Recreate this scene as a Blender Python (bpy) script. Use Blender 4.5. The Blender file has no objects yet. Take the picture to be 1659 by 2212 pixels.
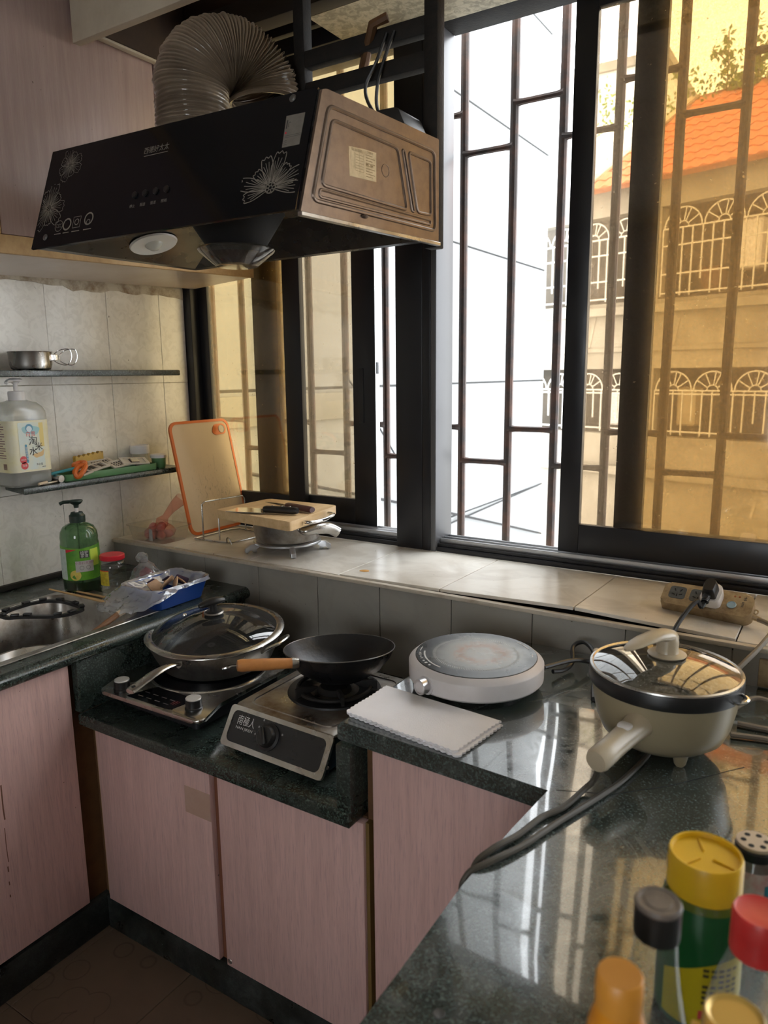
import bpy, bmesh, math, random
from mathutils import Matrix, Vector
random.seed(7)
PI = math.pi
SC = bpy.context.scene
COL = SC.collection

# ------------------------------------------------------------------ camera, sky, exposure
FPX = 1585.0
cam = bpy.data.cameras.new('camera'); camo = bpy.data.objects.new('camera', cam); COL.objects.link(camo)
SC.camera = camo
cam.sensor_fit = 'VERTICAL'; cam.sensor_height = 36.0; cam.lens = 36.0 * FPX / 2212.0
cam.clip_start = 0.02; cam.clip_end = 200
R = Matrix(((0.84551084, -0.09031178, 0.52626534),
            (0.53386096, 0.16179552, -0.82994861),
            (-0.01019324, 0.98268306, 0.1850138)))
camo.matrix_world = Matrix.Translation((0, 0, 1.5)) @ R.to_4x4()
cam.dof.use_dof = True; cam.dof.focus_distance = 2.0; cam.dof.aperture_fstop = 5.5

w = bpy.data.worlds.new('overcast_sky'); SC.world = w; w.use_nodes = True
bg = w.node_tree.nodes['Background']
bg.inputs['Color'].default_value = (0.93, 0.97, 1.0, 1); bg.inputs['Strength'].default_value = 9.2
SC.view_settings.view_transform = 'Standard'; SC.view_settings.look = 'None'
SC.view_settings.exposure = 0.0; SC.view_settings.gamma = 1.0; SC.view_settings.use_curve_mapping = False
SC.cycles.use_denoising = True
SC.cycles.max_bounces = 10; SC.cycles.diffuse_bounces = 6; SC.cycles.glossy_bounces = 5
SC.cycles.transmission_bounces = 6; SC.cycles.transparent_max_bounces = 24
SC.cycles.sample_clamp_indirect = 6.0
SC.cycles.caustics_reflective = False; SC.cycles.caustics_refractive = False

# ------------------------------------------------------------------ object helpers
def wm(o):
    m = o.matrix_basis.copy()
    while o.parent:
        o = o.parent; m = o.matrix_basis @ m
    return m

def obj(name, bm, mat, parent=None, smooth=35, local=False):
    """bm holds world coordinates unless local; becomes ONE mesh object"""
    me = bpy.data.meshes.new(name)
    if parent is not None and not local:
        bmesh.ops.transform(bm, matrix=wm(parent).inverted(), verts=bm.verts)
    bmesh.ops.recalc_face_normals(bm, faces=bm.faces)
    bm.to_mesh(me); bm.free()
    o = bpy.data.objects.new(name, me); COL.objects.link(o)
    if parent is not None: o.parent = parent
    for m in (mat if isinstance(mat, (list, tuple)) else [mat]): me.materials.append(m)
    if smooth:
        me.shade_smooth(); me.set_sharp_from_angle(angle=math.radians(smooth))
    return o

def tag(o, label, cat, group=None):
    o['label'] = label; o['category'] = cat
    if group: o['group'] = group
    return o

def thing(name, label, cat, loc=(0, 0, 0), rotz=0.0, group=None, rot=None):
    o = bpy.data.objects.new(name, None); COL.objects.link(o)
    o.empty_display_size = 0.05; o.location = loc
    o.rotation_euler = rot if rot else (0, 0, rotz)
    return tag(o, label, cat, group)

def struct(name, bm, mat, parent=None, smooth=35):
    o = obj(name, bm, mat, parent, smooth)
    if parent is None: o['kind'] = 'structure'
    return o

def sgroup(name, loc=(0, 0, 0)):
    o = bpy.data.objects.new(name, None); COL.objects.link(o); o.location = loc; o['kind'] = 'structure'
    o.empty_display_size = .05
    return o

def share(src, name, parent, loc, rot=(0, 0, 0), scale=None):
    c = bpy.data.objects.new(name, src.data); COL.objects.link(c)
    c.parent = parent; c.location = loc; c.rotation_euler = rot
    if scale: c.scale = scale
    return c

# ------------------------------------------------------------------ mesh helpers
def BM(): return bmesh.new()

def hexa(bm, p, bev=0, seg=2):
    v = [bm.verts.new(q) for q in p]
    fs = [bm.faces.new([v[i] for i in f]) for f in ((0, 3, 2, 1), (4, 5, 6, 7), (0, 1, 5, 4), (1, 2, 6, 5), (2, 3, 7, 6), (3, 0, 4, 7))]
    if bev:
        es = list({e for f in fs for e in f.edges})
        bmesh.ops.bevel(bm, geom=es, offset=bev, segments=seg, affect='EDGES', profile=.5, clamp_overlap=True)
    return bm

def box(bm, x0, x1, y0, y1, z0, z1, bev=0, seg=2, M=None):
    p = [(x0, y0, z0), (x1, y0, z0), (x1, y1, z0), (x0, y1, z0), (x0, y0, z1), (x1, y0, z1), (x1, y1, z1), (x0, y1, z1)]
    if M is not None: p = [M @ Vector(q) for q in p]
    return hexa(bm, p, bev, seg)

def lathe(bm, prof, M=None, seg=40, a0=0, a1=2 * PI, cap=False):
    if M is None: M = Matrix.Identity(4)
    full = abs(a1 - a0 - 2 * PI) < 1e-6
    n = seg if full else seg + 1
    rings = []
    for r, z in prof:
        if r < 1e-7: rings.append([bm.verts.new(M @ Vector((0, 0, z)))])
        else: rings.append([bm.verts.new(M @ Vector((r * math.cos(a0 + (a1 - a0) * k / seg), r * math.sin(a0 + (a1 - a0) * k / seg), z))) for k in range(n)])
    for a, b in zip(rings, rings[1:]):
        for k in range(seg):
            k2 = (k + 1) % n if full else k + 1
            if len(a) == 1 and len(b) == 1: continue
            if len(a) == 1: bm.faces.new((a[0], b[k2], b[k]))
            elif len(b) == 1: bm.faces.new((a[k], a[k2], b[0]))
            else: bm.faces.new((a[k], a[k2], b[k2], b[k]))
    return bm

def spline(pts, n=8, closed=False):
    P = [Vector(p) for p in pts]; out = []; m = len(P)
    rng = range(m if closed else m - 1)
    for i in rng:
        p0 = P[(i - 1) % m] if (closed or i > 0) else P[0]; p1 = P[i]; p2 = P[(i + 1) % m]
        p3 = P[(i + 2) % m] if (closed or i + 2 < m) else P[-1]
        for k in range(n):
            t = k / n
            out.append(.5 * ((2 * p1) + (p2 - p0) * t + (2 * p0 - 5 * p1 + 4 * p2 - p3) * t * t + (3 * p1 - p0 - 3 * p2 + p3) * t ** 3))
    if not closed: out.append(P[-1])
    return out

def tube(bm, pts, r, seg=8, closed=False, cap=True):
    P = [Vector(p) for p in pts]; n = len(P); rings = []; prev = None
    for i in range(n):
        if closed: t = P[(i + 1) % n] - P[i - 1]
        else: t = P[min(i + 1, n - 1)] - P[max(i - 1, 0)]
        if t.length < 1e-9: t = Vector((0, 0, 1))
        t.normalize()
        if prev is None:
            a = Vector((0, 0, 1)) if abs(t.z) < .9 else Vector((1, 0, 0)); nx = t.cross(a).normalized()
        else:
            nx = (prev - t * prev.dot(t))
            nx = nx.normalized() if nx.length > 1e-6 else t.orthogonal().normalized()
        prev = nx; ny = t.cross(nx)
        rr = r[i] if isinstance(r, (list, tuple)) else (r(i / (n - 1)) if callable(r) else r)
        rings.append([bm.verts.new(P[i] + rr * (math.cos(2 * PI * k / seg) * nx + math.sin(2 * PI * k / seg) * ny)) for k in range(seg)])
    for i in range(n if closed else n - 1):
        a, b = rings[i], rings[(i + 1) % n]
        for k in range(seg): bm.faces.new((a[k], a[(k + 1) % seg], b[(k + 1) % seg], b[k]))
    if cap and not closed:
        bm.faces.new(rings[0][::-1]); bm.faces.new(rings[-1])
    return bm

def prism(bm, poly, z0, z1, M=None, bev=0, seg=2):
    if M is None: M = Matrix.Identity(4)
    a = [bm.verts.new(M @ Vector((x, y, z0))) for x, y in poly]; b = [bm.verts.new(M @ Vector((x, y, z1))) for x, y in poly]
    n = len(poly); f0 = bm.faces.new(a[::-1]); f1 = bm.faces.new(b)
    for k in range(n): bm.faces.new((a[k], a[(k + 1) % n], b[(k + 1) % n], b[k]))
    if bev:
        bmesh.ops.bevel(bm, geom=list(f0.edges) + list(f1.edges), offset=bev, segments=seg, affect='EDGES', profile=.5, clamp_overlap=True)
    return bm

def rrect(x0, x1, y0, y1, r, n=6):
    out = []
    rs = r if isinstance(r, (list, tuple)) else (r,) * 4
    for (cx, cy, a, rr) in ((x1 - rs[0], y1 - rs[0], 0, rs[0]), (x0 + rs[1], y1 - rs[1], PI / 2, rs[1]), (x0 + rs[2], y0 + rs[2], PI, rs[2]), (x1 - rs[3], y0 + rs[3], 1.5 * PI, rs[3])):
        for k in range(n + 1):
            t = a + PI / 2 * k / n; out.append((cx + rr * math.cos(t), cy + rr * math.sin(t)))
    return out

def rpoly(pts, r, n=5):
    """polygon with rounded corners"""
    out = []; m = len(pts)
    for i in range(m):
        p = Vector(pts[i]); a = Vector(pts[i - 1]) - p; b = Vector(pts[(i + 1) % m]) - p
        d = min(r, a.length * .45, b.length * .45); A = p + a.normalized() * d; B = p + b.normalized() * d
        for k in range(n + 1):
            t = k / n; out.append(tuple((1 - t) ** 2 * A + 2 * t * (1 - t) * p + t * t * B))
    return out

def ball(bm, c, r, u=12, v=8, sc=(1, 1, 1), M=None):
    m = Matrix.Translation(c) @ Matrix.Diagonal((sc[0], sc[1], sc[2], 1))
    if M is not None: m = M @ m
    bmesh.ops.create_uvsphere(bm, u_segments=u, v_segments=v, radius=r, matrix=m); return bm

def frame(o, x, y):
    """matrix with origin o, x axis x, y axis y (made square), z = x cross y"""
    x = Vector(x).normalized(); y = Vector(y); y = (y - x * y.dot(x)).normalized(); z = x.cross(y)
    m = Matrix((x, y, z)).transposed().to_4x4(); m.translation = Vector(o); return m

def axis(o, d):
    d = Vector(d).normalized(); a = Vector((0, 0, 1)) if abs(d.z) < .95 else Vector((1, 0, 0))
    x = a.cross(d).normalized(); return frame(o, x, d.cross(x))

def ribbon(bm, pts, wd, M, z=0.0005, closed=False):
    P = [Vector((p[0], p[1], 0)) for p in pts]; n = len(P); L = []
    for i in range(n):
        t = (P[(i + 1) % n] - P[i - 1]) if closed else (P[min(i + 1, n - 1)] - P[max(i - 1, 0)])
        if t.length < 1e-9: t = Vector((1, 0, 0))
        t.normalize(); nn = Vector((-t.y, t.x, 0)) * wd / 2
        L.append((bm.verts.new(M @ (P[i] + nn + Vector((0, 0, z)))), bm.verts.new(M @ (P[i] - nn + Vector((0, 0, z))))))
    for i in range(n if closed else n - 1):
        a, b = L[i], L[(i + 1) % n]; bm.faces.new((a[0], a[1], b[1], b[0]))
    return bm

def flat(bm, poly, M, z=0.0005):
    bm.faces.new([bm.verts.new(M @ Vector((x, y, z))) for x, y in poly]); return bm

def circle(r, n=32, c=(0, 0), a0=0): return [(c[0] + r * math.cos(a0 + 2 * PI * k / n), c[1] + r * math.sin(a0 + 2 * PI * k / n)) for k in range(n)]

def text_bm(body, size, M, z=0.0008, wrap=None, width=None, vertical=False):
    """flat lettering; M maps (x right, y up, z out) to the world; wrap(v) may bend it on a curved surface"""
    cu = bpy.data.curves.new('lettering', 'FONT'); cu.body = '\n'.join(body) if vertical else body; cu.size = size
    cu.align_x = 'CENTER'; cu.align_y = 'CENTER'; cu.resolution_u = 3
    o = bpy.data.objects.new('lettering', cu); COL.objects.link(o)
    me = bpy.data.meshes.new_from_object(o.evaluated_get(bpy.context.evaluated_depsgraph_get()))
    bm = BM(); bm.from_mesh(me)
    bpy.data.objects.remove(o); bpy.data.meshes.remove(me); bpy.data.curves.remove(cu)
    if width and bm.verts:
        xs = [v.co.x for v in bm.verts]; k = width / max(1e-6, max(xs) - min(xs))
        for v in bm.verts: v.co.x *= k
    for v in bm.verts:
        p = Vector((v.co.x, v.co.y, z)); v.co = M @ (wrap(p) if wrap else p)
    return bm

def join(bms):
    out = BM()
    for b in bms:
        me = bpy.data.meshes.new('tmp'); b.to_mesh(me); b.free(); out.from_mesh(me); bpy.data.meshes.remove(me)
    return out

# ------------------------------------------------------------------ materials
MATS = {}
def nodes(name):
    m = bpy.data.materials.new(name); m.use_nodes = True; nt = m.node_tree
    return m, nt, nt.nodes['Principled BSDF'], nt.nodes['Material Output']

def coords(nt, scale=(1, 1, 1), rot=(0, 0, 0)):
    g = nt.nodes.new('ShaderNodeNewGeometry'); mp = nt.nodes.new('ShaderNodeMapping')
    mp.inputs['Scale'].default_value = scale; mp.inputs['Rotation'].default_value = rot
    nt.links.new(g.outputs['Position'], mp.inputs['Vector']); return mp.outputs['Vector']

def noise(nt, vec, scale, detail=4, rough=.55, dist=0):
    n = nt.nodes.new('ShaderNodeTexNoise'); n.inputs['Scale'].default_value = scale; n.inputs['Detail'].default_value = detail
    n.inputs['Roughness'].default_value = rough; n.inputs['Distortion'].default_value = dist
    nt.links.new(vec, n.inputs['Vector']); return n.outputs['Fac']

def voro(nt, vec, scale, feature='F1'):
    n = nt.nodes.new('ShaderNodeTexVoronoi'); n.inputs['Scale'].default_value = scale; n.feature = feature
    nt.links.new(vec, n.inputs['Vector']); return n.outputs['Distance']

def ramp(nt, fac, stops):
    r = nt.nodes.new('ShaderNodeValToRGB'); e = r.color_ramp.elements
    while len(e) < len(stops): e.new(.5)
    for k, (p, c) in enumerate(stops):
        e[k].position = p; e[k].color = (*c, 1) if not isinstance(c, (int, float)) else (c, c, c, 1)
    nt.links.new(fac, r.inputs['Fac']); return r.outputs['Color']

def mixc(nt, fac, a, b, mode='MIX'):
    n = nt.nodes.new('ShaderNodeMix'); n.data_type = 'RGBA'; n.blend_type = mode
    for s, i in ((fac, 0), (a, 6), (b, 7)):
        if isinstance(s, (int, float)): n.inputs[i].default_value = s
        elif isinstance(s, tuple): n.inputs[i].default_value = (*s, 1)
        else: nt.links.new(s, n.inputs[i])
    return n.outputs[2]

def bump(nt, b, h, strength=.2, dist=.002):
    n = nt.nodes.new('ShaderNodeBump'); n.inputs['Strength'].default_value = strength; n.inputs['Distance'].default_value = dist
    nt.links.new(h, n.inputs['Height']); nt.links.new(n.outputs['Normal'], b.inputs['Normal'])

def sset(nt, sock, v):
    if isinstance(v, (int, float)): sock.default_value = v
    elif isinstance(v, tuple): sock.default_value = (*v, 1)
    else: nt.links.new(v, sock)

def mat(name, col, rough=.5, metal=0.0, spec=.5, dirt=None, dscale=8, damt=.5, bmp=None, coat=0, rvar=0, alpha=None):
    """plain procedural material with optional dirt of its own shape, relief and roughness wear"""
    if name in MATS: return MATS[name]
    m, nt, b, out = nodes(name)
    vec = coords(nt)
    c = col
    if dirt is not None:
        f = ramp(nt, noise(nt, vec, dscale, 6, .65), [(.42, 0.0), (.72, damt)])
        c = mixc(nt, f, col, dirt)
    sset(nt, b.inputs['Base Color'], c)
    b.inputs['Metallic'].default_value = metal; b.inputs['Specular IOR Level'].default_value = spec
    if rvar:
        sset(nt, b.inputs['Roughness'], ramp(nt, noise(nt, vec, 11, 5), [(.3, max(0, rough - rvar)), (.7, min(1, rough + rvar))]))
    else: b.inputs['Roughness'].default_value = rough
    if coat: b.inputs['Coat Weight'].default_value = coat
    if bmp: bump(nt, b, noise(nt, vec, bmp[0], 3), bmp[1], .002)
    MATS[name] = m; return m

def pink_laminate(name, axis_scale, c1=(.68, .455, .42), c2=(.56, .37, .34), rough=.42):
    m, nt, b, out = nodes(name)
    v = coords(nt, axis_scale)
    n1 = noise(nt, v, 9, 6, .7, .25); n2 = noise(nt, v, 60, 3, .6)
    c = mixc(nt, ramp(nt, n1, [(.35, 0.0), (.66, 1.0)]), c1, c2)
    c = mixc(nt, ramp(nt, n2, [(.52, 0.0), (.7, .55)]), c, (.40, .26, .26))
    spots = ramp(nt, noise(nt, coords(nt), 55, 2, .5), [(.765, 0.0), (.785, .85)])
    c = mixc(nt, spots, c, (.09, .05, .04))
    sset(nt, b.inputs['Base Color'], c); b.inputs['Roughness'].default_value = rough
    bump(nt, b, n2, .12, .001)
    MATS[name] = m; return m

def granite(name, rough=.16, base=(.012, .02, .018), chip=(.11, .15, .135), haze=.2):
    m, nt, b, out = nodes(name); v = coords(nt)
    f1 = voro(nt, v, 210); f2 = noise(nt, v, 240, 3, .7); f3 = noise(nt, v, 38, 5, .6)
    c = mixc(nt, ramp(nt, f2, [(.5, 0.0), (.68, 1.0)]), base, chip)
    c = mixc(nt, ramp(nt, f1, [(.10, 1.0), (.25, 0.0)]), c, (.035, .05, .045))
    c = mixc(nt, ramp(nt, f3, [(.45, 0.0), (.75, .5)]), c, (.05, .062, .055))
    smear = noise(nt, v, 9, 6, .6, 2.2 if haze > .1 else .4)
    c = mixc(nt, ramp(nt, smear, [(.40, .25 * haze), (.68, haze)]), c, (.27, .29, .275))
    sset(nt, b.inputs['Base Color'], c)
    sset(nt, b.inputs['Roughness'], ramp(nt, smear, [(.35, rough * .55), (.75, rough * 2.3)]))
    bump(nt, b, f2, .012, .0004)
    b.inputs['Specular IOR Level'].default_value = .9 if haze > .1 else .6
    if haze > .1: b.inputs['Coat Weight'].default_value = .9; b.inputs['Coat Roughness'].default_value = .035; b.inputs['Coat IOR'].default_value = 1.55
    MATS[name] = m; return m

def tile_glaze(name, base, pat, rough=.22, pscale=17, relief=.25, dirt=(.33, .26, .17), damt=.25):
    m, nt, b, out = nodes(name); v = coords(nt)
    leaf = noise(nt, v, pscale, 3, .55, 1.6)
    c = mixc(nt, ramp(nt, leaf, [(.46, 0.0), (.62, .55), (.75, .2)]), base, pat)
    veil = noise(nt, v, 5, 6, .6)
    c = mixc(nt, ramp(nt, veil, [(.45, 0.0), (.8, damt)]), c, dirt)
    specks = ramp(nt, noise(nt, v, 70, 2, .5), [(.755, 0.0), (.78, .8)])
    c = mixc(nt, specks, c, (.10, .07, .045))
    sset(nt, b.inputs['Base Color'], c); b.inputs['Roughness'].default_value = rough
    bump(nt, b, leaf, relief, .002)
    MATS[name] = m; return m

def pane_glass(name, tint, film, filmamt, gloss=.08):
    """window pane: tinted clear glass with a dusty film that scatters light"""
    m, nt, b, out = nodes(name); nt.nodes.remove(b); v = coords(nt)
    tr = nt.nodes.new('ShaderNodeBsdfTransparent'); tr.inputs['Color'].default_value = (*tint, 1)
    tl = nt.nodes.new('ShaderNodeBsdfTranslucent'); tl.inputs['Color'].default_value = (*film, 1)
    df = nt.nodes.new('ShaderNodeBsdfDiffuse'); df.inputs['Color'].default_value = tuple(x * .6 for x in film) + (1,)
    gl = nt.nodes.new('ShaderNodeBsdfGlossy'); gl.inputs['Roughness'].default_value = .05; gl.inputs['Color'].default_value = (1, 1, 1, 1)
    md = nt.nodes.new('ShaderNodeMixShader'); md.inputs[0].default_value = .12
    nt.links.new(tl.outputs[0], md.inputs[1]); nt.links.new(df.outputs[0], md.inputs[2])
    f1 = noise(nt, v, 6, 6, .65); f2 = noise(nt, v, 190, 4, .75); f3 = ramp(nt, noise(nt, v, 75, 2), [(.72, 0.0), (.75, .6)])
    a = mixc(nt, .55, ramp(nt, f1, [(.3, .55 * filmamt), (.75, 1.3 * filmamt)]), ramp(nt, f2, [(.44, 0.0), (.60, min(1, 3.4 * filmamt))]))
    a = mixc(nt, 1.0, a, f3, 'LIGHTEN')
    mx = nt.nodes.new('ShaderNodeMixShader'); nt.links.new(a, mx.inputs[0])
    nt.links.new(tr.outputs[0], mx.inputs[1]); nt.links.new(md.outputs[0], mx.inputs[2])
    m2 = nt.nodes.new('ShaderNodeMixShader'); m2.inputs[0].default_value = gloss
    nt.links.new(mx.outputs[0], m2.inputs[1]); nt.links.new(gl.outputs[0], m2.inputs[2])
    nt.links.new(m2.outputs[0], out.inputs['Surface']); MATS[name] = m; return m

def clear(name, tint=(.95, .97, .96), gloss=1.0, rough=.04, haze=0.0, hazecol=(.8, .8, .8), ior=1.45):
    """thin clear glass or plastic: see-through with a reflecting skin and an optional milky share"""
    m, nt, b, out = nodes(name); nt.nodes.remove(b)
    tr = nt.nodes.new('ShaderNodeBsdfTransparent'); tr.inputs['Color'].default_value = (*tint, 1)
    gl = nt.nodes.new('ShaderNodeBsdfGlossy'); gl.inputs['Roughness'].default_value = rough
    df = nt.nodes.new('ShaderNodeBsdfDiffuse'); df.inputs['Color'].default_value = (*hazecol, 1)
    tl = nt.nodes.new('ShaderNodeBsdfTranslucent'); tl.inputs['Color'].default_value = (*hazecol, 1)
    dm = nt.nodes.new('ShaderNodeMixShader'); dm.inputs[0].default_value = .5
    nt.links.new(df.outputs[0], dm.inputs[1]); nt.links.new(tl.outputs[0], dm.inputs[2])
    hz = nt.nodes.new('ShaderNodeMixShader'); hz.inputs[0].default_value = haze
    nt.links.new(tr.outputs[0], hz.inputs[1]); nt.links.new(dm.outputs[0], hz.inputs[2])
    fr = nt.nodes.new('ShaderNodeLayerWeight'); fr.inputs['Blend'].default_value = .5
    pw = nt.nodes.new('ShaderNodeMath'); pw.operation = 'POWER'; pw.inputs[1].default_value = 4.0; nt.links.new(fr.outputs['Facing'], pw.inputs[0])
    mt = nt.nodes.new('ShaderNodeMath'); mt.operation = 'MULTIPLY_ADD'; mt.inputs[1].default_value = .6 * gloss; mt.inputs[2].default_value = .04 * gloss
    mt.use_clamp = True; nt.links.new(pw.outputs[0], mt.inputs[0])
    mx = nt.nodes.new('ShaderNodeMixShader'); nt.links.new(mt.outputs[0], mx.inputs[0])
    nt.links.new(hz.outputs[0], mx.inputs[1]); nt.links.new(gl.outputs[0], mx.inputs[2])
    nt.links.new(mx.outputs[0], out.inputs['Surface']); MATS[name] = m; return m

PINK_V = pink_laminate('pink_wood_laminate', (6, 6, .35), rough=.33)
PINK_U = pink_laminate('pink_wood_laminate_upper', (6, 6, .35), (.46, .345, .315), (.38, .275, .25), .3)
GRAN = granite('polished_green_granite', .16, haze=.16)
GRAN_D = granite('dull_green_granite', .24, (.006, .011, .009), (.10, .15, .125), .05)
GRAN_K = granite('dark_plinth_granite', .45, (.004, .006, .006), (.022, .03, .027), .02)
WALLT = tile_glaze('cream_wall_tile_glaze', (.86, .83, .76), (.70, .67, .60), .2, 26, .22)
SILLT = tile_glaze('marbled_sill_tile_glaze', (.72, .68, .61), (.52, .47, .40), .28, 6, .05, (.30, .22, .13), .45)
RISERT = tile_glaze('grey_riser_tile_glaze', (.31, .295, .265), (.25, .235, .215), .3, 5, .06)
GROUT = mat('grey_grout', (.26, .235, .19), .9)
PLASTER = mat('cream_plaster', (.66, .60, .50), .85, dirt=(.38, .30, .20), dscale=3, damt=.5, bmp=(60, .15))
WALLP = mat('painted_wall', (.38, .34, .30), .8)
WOODE = mat('pale_pine_edge', (.55, .36, .17), .55, dirt=(.35, .2, .08), dscale=30, damt=.6)
BROWN = mat('brown_stained_wood', (.13, .062, .025), .6, dirt=(.07, .03, .015), dscale=25, damt=.7)
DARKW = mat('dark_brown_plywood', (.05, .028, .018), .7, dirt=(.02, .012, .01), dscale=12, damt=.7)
FRAME = mat('dark_bronze_aluminium', (.014, .014, .017), .36, .1, .4, rvar=.08)
ALU = mat('bare_aluminium', (.55, .56, .58), .35, .9)
IRON = mat('rough_black_iron', (.013, .0125, .0125), .65, .1, .3, bmp=(120, .4), dirt=(.04, .03, .022), dscale=30, damt=.35)
RUST = mat('rusty_dark_bar', (.045, .035, .032), .6, .1, dirt=(.14, .06, .035), dscale=14, damt=.8, bmp=(150, .3))
BLKGLASS = mat('black_glass', (.003, .004, .007), .12, 0, .22, rvar=.05)
BRONZE = mat('bronze_sheet_metal', (.19, .138, .105), .36, .6, dirt=(.05, .034, .025), dscale=40, damt=.35, rvar=.06)
STEEL = mat('brushed_steel', (.56, .55, .53), .27, 1.0, rvar=.09, dirt=(.30, .25, .18), dscale=14, damt=.5)
STEELD = mat('grubby_steel', (.40, .38, .35), .34, .9, dirt=(.10, .07, .045), dscale=12, damt=.8, rvar=.1)
CHROME = mat('polished_chrome', (.75, .75, .76), .12, 1.0)
BLACKP = mat('black_plastic', (.012, .012, .013), .38)
BLACKM = mat('black_satin_metal', (.014, .015, .018), .42, .2)
WOKM = mat('seasoned_black_wok', (.016, .016, .018), .36, .35, bmp=(90, .25), rvar=.12)
WHITEP = mat('white_plastic', (.76, .74, .73), .38, dirt=(.5, .44, .38), dscale=6, damt=.25)
CREAMP = mat('cream_plastic', (.50, .425, .305), .3, dirt=(.25, .18, .10), dscale=5, damt=.4)
ORANGEP = mat('orange_plastic', (.72, .17, .03), .4)
PATTERN = mat('silver_print', (.23, .21, .18), .45)
WHITEPR = mat('white_print', (.62, .62, .60), .5)
PAPER = mat('aged_label_paper', (.72, .58, .36), .7, dirt=(.35, .24, .12), dscale=50, damt=.5)
INK = mat('dark_ink', (.03, .028, .03), .6)
REDP = mat('red_plastic', (.62, .02, .035), .35)
BAM = mat('bamboo_wood', (.62, .40, .18), .45, dirt=(.42, .24, .09), dscale=22, damt=.6)

WIN_A = pane_glass('amber_tinted_pane', (.80, .705, .51), (.62, .43, .21), .075)
WIN_C = pane_glass('pale_dusty_pane', (.71, .64, .525), (.50, .40, .28), .085)
WIN_B = pane_glass('beige_dusty_pane', (.79, .71, .605), (.56, .45, .32), .085)

# ------------------------------------------------------------------ room shell
XL, YR, ZC, ZL, ZS = -2.24, 1.68, .8325, .6555, .92      # left wall, riser, worktop, low worktop, sill
XR, YB, ZT = 2.30, -1.9, 2.64                            # right wall, wall behind the camera, ceiling

FLOORT, nt, b, _ = nodes('brown_patterned_floor_tile')
v = coords(nt)
vv = nt.nodes.new('ShaderNodeTexVoronoi'); vv.inputs['Scale'].default_value = 11; nt.links.new(coords(nt, (1, 1, .001)), vv.inputs['Vector'])
ring = ramp(nt, vv.outputs['Distance'], [(.40, 0.0), (.43, .7), (.46, 0.0)])
c = mixc(nt, ring, (.135, .095, .066), (.05, .035, .025))
c = mixc(nt, ramp(nt, noise(nt, v, 7, 6, .6), [(.4, 0.0), (.75, .6)]), c, (.085, .06, .042))
sset(nt, b.inputs['Base Color'], c); b.inputs['Roughness'].default_value = .45

floor = struct('floor', box(BM(), XL - .12, XR + .1, YB - .1, 2.22, -.12, -.006), GROUT)
ft = None
for i in range(7):
    for j in range(7):
        cx, cy = -2.05 + .302 * i, -.86 + .302 * j
        if cy > 1.05: continue
        if ft is None:
            ft = obj('floor_tile', box(BM(), -.15, .15, -.15, .15, -.0055, 0, .001, 1), FLOORT, floor, local=True); ft.location = (cx, cy, 0)
        else: share(ft, 'floor_tile', floor, (cx, cy, 0))

wl = struct('wall_left', box(BM(), XL - .14, XL - .009, YB, 2.10, 0, ZT), PLASTER)
ys = [-.385, -.15, .085, .32, .555, .79, 1.025, 1.26, 1.495, 1.73, 1.965, 2.088]
zs = [.46, .785, 1.13, 1.475, 1.80]
for i in range(len(ys) - 1):
    for j in range(len(zs) - 1):
        if zs[j + 1] < .8: continue
        obj('tile', box(BM(), XL - .009, XL + random.uniform(-.0006, .0006), ys[i] + .0008, ys[i + 1] - .0008, zs[j] + .0008, zs[j + 1] - .0008, .0008, 1), WALLT, wl)
# torn strip of bare plaster above the top row of tiles
bm = BM(); top = []; bot = []
for k in range(41):
    y = .6 + 1.485 * k / 40; top.append((y, 1.83)); bot.append((y, 1.801 - .012 * random.random() ** 2 - (.010 if 9 < k % 17 < 14 else 0)))
prism(bm, [(y, z) for y, z in bot] + [(y, z) for y, z in top[::-1]], 0, .005, frame((XL - .002, 0, 0), (0, 1, 0), (0, 0, 1)))
obj('torn_plaster', bm, mat('stained_torn_plaster', (.60, .545, .44), .9, dirt=(.20, .11, .05), dscale=20, damt=.9, bmp=(70, .5)), wl)

struct('wall_right', box(BM(), XR, XR + .12, YB, 2.22, 0, ZT), WALLP)
bm = BM(); box(bm, XL - .14, -.5, YB - .12, YB, 0, ZT); box(bm, .4, XR + .12, YB - .12, YB, 0, ZT); box(bm, -.5, .4, YB - .12, YB, 2.05, ZT); box(bm, -.5, .4, YB - .12, YB, 0, .95)  # unseen opening, added so daylight fills the room from behind
struct('wall_back', bm, WALLP)
struct('ceiling', box(BM(), XL - .14, XR + .12, YB - .12, 2.22, ZT, ZT + .1), PLASTER)
# wall under the window, the deep tiled sill on it and the wall right of / above the window
wf = struct('wall_front', join([box(BM(), XL - .14, XR + .12, YR + .008, 2.20, 0, ZS - .022), box(BM(), 2.17, XR + .12, 2.06, 2.20, ZS, ZT), box(BM(), XL - .14, XR + .12, 2.09, 2.20, 2.56, ZT), box(BM(), XL - .14, XL - .005, 2.0, 2.20, ZS, ZT)]), PLASTER)
js = [XL + .002, -2.005, -1.772, -1.538, -1.304, -1.083, -.856, -.629, -.400, -.172, .06, .29, .52, .75, .98, 1.21, 1.44, 1.67, 1.90, 2.13, 2.29]
for a, b2 in zip(js, js[1:]):
    obj('tile', box(BM(), a + .0012, b2 - .0012, YR + random.uniform(-.0005, .0005), YR + .008, .575, ZS - .012, .001, 1), RISERT, wf)
# cream edging strip along the front of the sill
wt = struct('trim_1', box(BM(), XL + .001, XR, YR - .006, YR + .012, ZS - .012, ZS - .001, .002), mat('cream_edge_trim', (.55, .49, .40), .4, dirt=(.25, .17, .1), dscale=20, damt=.5))
struct('trim_2', box(BM(), XL, XR, YR + .012, 2.09, ZS - .022, ZS - .010), mat('dark_tile_bed', (.012, .010, .008), .95))
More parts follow.
